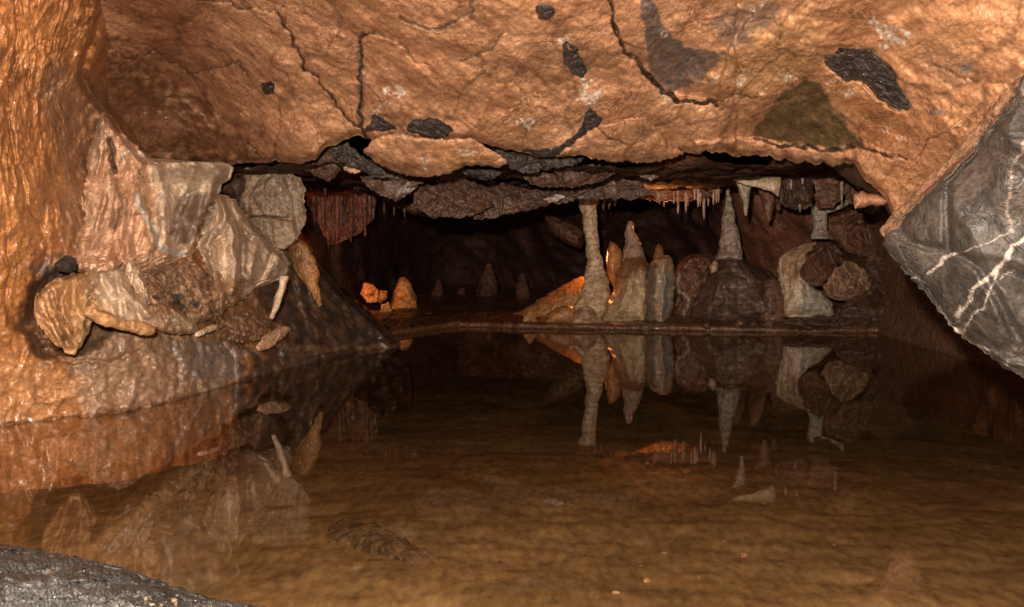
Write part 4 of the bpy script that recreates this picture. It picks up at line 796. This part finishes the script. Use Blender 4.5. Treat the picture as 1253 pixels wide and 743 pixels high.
# red flutes on the left
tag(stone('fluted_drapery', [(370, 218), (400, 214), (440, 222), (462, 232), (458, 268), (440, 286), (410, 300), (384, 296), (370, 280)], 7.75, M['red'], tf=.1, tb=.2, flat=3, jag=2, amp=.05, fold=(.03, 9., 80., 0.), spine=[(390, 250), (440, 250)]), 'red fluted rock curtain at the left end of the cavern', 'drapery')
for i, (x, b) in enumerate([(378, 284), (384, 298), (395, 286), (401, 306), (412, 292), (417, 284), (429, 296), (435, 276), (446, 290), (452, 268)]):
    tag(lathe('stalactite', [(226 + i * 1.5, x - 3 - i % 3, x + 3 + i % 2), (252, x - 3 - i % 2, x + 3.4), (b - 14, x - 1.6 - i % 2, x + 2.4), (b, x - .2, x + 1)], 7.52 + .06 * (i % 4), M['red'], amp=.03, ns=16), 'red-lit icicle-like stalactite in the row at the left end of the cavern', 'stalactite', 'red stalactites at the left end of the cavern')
for x, a, b in ((434, 216, 232), (438, 212, 235), (398, 224, 240), (470, 236, 262), (482, 240, 264), (495, 244, 266)):
    tag(lathe('stalactite', [(a, x - 3, x + 3), (b - 4, x - 1.2, x + 1.2), (b, x - .4, x + .4)], 6.5, M['slab'], amp=.006, ns=14), 'short drip stalactite under the broken slabs left of the cavern', 'stalactite', 'short drips under the broken slabs')
tag(stone('cavern_rock', [(466, 232), (500, 240), (528, 256), (530, 268), (505, 262), (480, 252), (462, 244)], 6.6, M['red'], tf=.1, tb=.3, amp=.05, fs=14), 'wet dark red ridge of ceiling left of the red-brown hanging rock', 'rock')

# ------------------------------------------------------------------ POOL FLOOR and WATER
gx = np.arange(-4.5, 5.5, .03); gy = np.concatenate([np.arange(.2, 3, .015), np.arange(3, 7.4, .04)]); WX, WY = np.meshgrid(gx, gy)
w3 = np.stack([WX, WY, 0 * WX], -1)
Z = -.16 - .2 * sstep(2., 5.5, WY) + .03 * fbm(w3 * 1.8, 4) + .012 * fbm(w3 * 7, 5) + .003 * fbm(w3 * 30, 3)
T = np.zeros(WX.shape + (4,)); nb = fbm(w3 * 6 + 3, 5); n2 = fbm(w3 * 2.2 + 40, 4)
T[..., :3] = np.where((n2 > 0)[..., None], np.array([.1, .068, .036]), np.array([.3, .215, .12])); T[..., 3] = .32 * sstep(.06, .2, np.abs(n2)) * sstep(-.3, .2, nb)
struct(link('pool_floor', np.stack([WX, WY, Z], -1), grid_faces(*WX.shape), M['mud'], T))
def floor_z(y): return -.16 - .2 * float(sstep(2., 5.5, np.array(y)))
def sunk(px, py, pts, mat, label, h=.03, name='submerged_stone', n=200):
    # stones lying on the pool floor, built in plan around a point on the floor
    D_ = None
    for _ in range(8):
        d = (CH - floor_z(D_ or 2.)) / (math.sin(TH) + (py - CY) / F * math.cos(TH)); D_ = d
    c = P(px, py, D_); z = c[2]
    a = np.array(pts, float)
    x, y = resample([(p_[0] * 100, p_[1] * 100) for p_ in pts], n, 2.); x /= 100; y /= 100
    t = np.linspace(0, 1, 40); r = (np.sin(t * math.pi / 2) * .999 + .001)[:, None]
    V = np.stack([c[0] + r * x, c[1] + r * y, z - .01 + h * np.sqrt(np.clip(1 - r ** 2.5, 0, 1)) + 0 * r * x], -1)
    V[..., 2] += h * .8 * fbm(np.stack([V[..., 0], V[..., 1], 0 * V[..., 0]], -1) * 9, 3) * (1 - r ** 4)
    V = np.concatenate([V, (V[-1] - [0, 0, .04])[None]], 0)
    o = link(name, V, grid_faces(len(V), n, True)[:, ::-1], mat)
    return tag(o, label, 'stone')
sunk(455, 668, [(-.15, .16), (-.08, .2), (.0, .12), (.08, .02), (.2, -.16), (.12, -.18), (.0, -.08), (-.1, .04)], M['silt'], 'dark submerged stone shaped like a long leaf on the pool floor left of centre', h=.05)
deb = []
for i in range(70):
    px = 420 + random.random() * 800; py = 610 + random.random() * 130; r = .005 + .010 * random.random()
    pts = [(r * math.cos(t) * random.uniform(.6, 1.5), r * math.sin(t) * random.uniform(.5, 1.)) for t in [k * math.pi / 4 for k in range(8)]]
    o = sunk(px, py, pts, M['silt'] if i % 3 else M['bank'], 'tiny dark pebble scattered on the muddy pool floor' if i % 3 else 'tiny pale pebble scattered on the muddy pool floor', h=.008, name='pebble', n=24)
    o['group'] = 'dark pebbles on the pool floor' if i % 3 else 'pale pebbles on the pool floor'; o['category'] = 'pebble'

m = bpy.data.materials.new('pool_water'); m.use_nodes = True; nt = m.node_tree; N = nt.nodes; L = nt.links; N.clear()
out = N.new('ShaderNodeOutputMaterial'); mx = N.new('ShaderNodeMixShader'); tr = N.new('ShaderNodeBsdfTransparent'); gl = N.new('ShaderNodeBsdfGlossy'); gg = N.new('ShaderNodeNewGeometry')
tr.inputs[0].default_value = (.80, .72, .62, 1); gl.inputs['Roughness'].default_value = .012
nz = N.new('ShaderNodeTexNoise'); nz.inputs['Scale'].default_value = 2.2; nz.inputs['Detail'].default_value = 3
tc = N.new('ShaderNodeNewGeometry'); L.new(tc.outputs['Position'], nz.inputs['Vector'])
bp = N.new('ShaderNodeBump'); bp.inputs['Strength'].default_value = 1.; bp.inputs['Distance'].default_value = .0003; L.new(nz.outputs[0], bp.inputs['Height'])
L.new(bp.outputs[0], gl.inputs['Normal'])
def mth(op, A, B=None):
    x = N.new('ShaderNodeMath'); x.operation = op
    for so, v in zip(x.inputs, (A, B)):
        if v is None: continue
        if isinstance(v, (int, float)): so.default_value = v
        else: L.new(v, so)
    return x.outputs[0]
dt = N.new('ShaderNodeVectorMath'); dt.operation = 'DOT_PRODUCT'; L.new(gg.outputs['Normal'], dt.inputs[0]); L.new(gg.outputs['Incoming'], dt.inputs[1])
fz = mth('ADD', .022, mth('MULTIPLY', .978, mth('POWER', mth('SUBTRACT', 1., mth('ABSOLUTE', dt.outputs['Value'])), 5.)))   # Schlick reflectance of water
L.new(fz, mx.inputs[0]); L.new(tr.outputs[0], mx.inputs[1]); L.new(gl.outputs[0], mx.inputs[2]); L.new(mx.outputs[0], out.inputs[0])
gx = np.linspace(-5, 6, 12); gy = np.linspace(-.5, 12, 12); WX, WY = np.meshgrid(gx, gy)
struct(link('water', np.stack([WX, WY, 0 * WX], -1), grid_faces(12, 12), m))

# ------------------------------------------------------------------ LIGHT: camera flash and the show-cave lamps
def lamp(name, loc, W, col, rad=.03, spot=None, aim=None):
    d = bpy.data.lights.new(name, 'SPOT' if spot else 'POINT'); d.energy = W; d.color = col; d.shadow_soft_size = rad
    if spot: d.spot_size = math.radians(spot); d.spot_blend = .6
    o = bpy.data.objects.new(name, d); COL.objects.link(o); o.location = tuple(float(v) for v in loc)
    if aim is not None:
        from mathutils import Vector
        o.rotation_euler = (Vector(aim) - Vector(o.location)).to_track_quat('-Z', 'Y').to_euler()
    return o
lamp('camera_flash', (-.10, -.02, CH + .17), 900, (1., .89, .76), .02)
OR = (1., .30, .07)
lamp('cave_lamp', P(727, 312, 7.6), 26, OR, .012, 46, P(738, 345, 6.9))
lamp('cave_lamp', P(727, 316, 7.4), 6, OR, .012, 80, P(665, 378, 7.35))
lamp('cave_lamp', P(764, 356, 7.75), 10, OR, .012, 70, P(762, 330, 7.1))
lamp('cave_lamp', P(812, 318, 7.35), 30, OR, .012, 75, P(800, 236, 6.95))
lamp('cave_lamp', P(434, 346, 7.5), 9, (1., .36, .10), .012, 90, P(470, 372, 8.1))
lamp('cave_lamp', P(384, 335, 7.0), 6, (1., .22, .07), .012, 90, P(405, 255, 7.6))

w = bpy.data.worlds.new('World'); SC.world = w; w.use_nodes = True
w.node_tree.nodes['Background'].inputs[0].default_value = (.5, .3, .2, 1); w.node_tree.nodes['Background'].inputs[1].default_value = .004
SC.view_settings.view_transform = 'Standard'; SC.view_settings.look = 'None'; SC.view_settings.gamma = 1; SC.view_settings.exposure = 0
SC.view_settings.use_curve_mapping = False
SC.render.engine = 'CYCLES'; cy = SC.cycles
cy.use_denoising = False; cy.max_bounces = 8; cy.diffuse_bounces = 2; cy.glossy_bounces = 3; cy.transparent_max_bounces = 8; cy.sample_clamp_indirect = 3.
cy.use_adaptive_sampling = True; cy.adaptive_threshold = .015
cy.use_denoising = True; cy.denoiser = 'OPENIMAGEDENOISE'; cy.denoising_prefilter = 'ACCURATE'
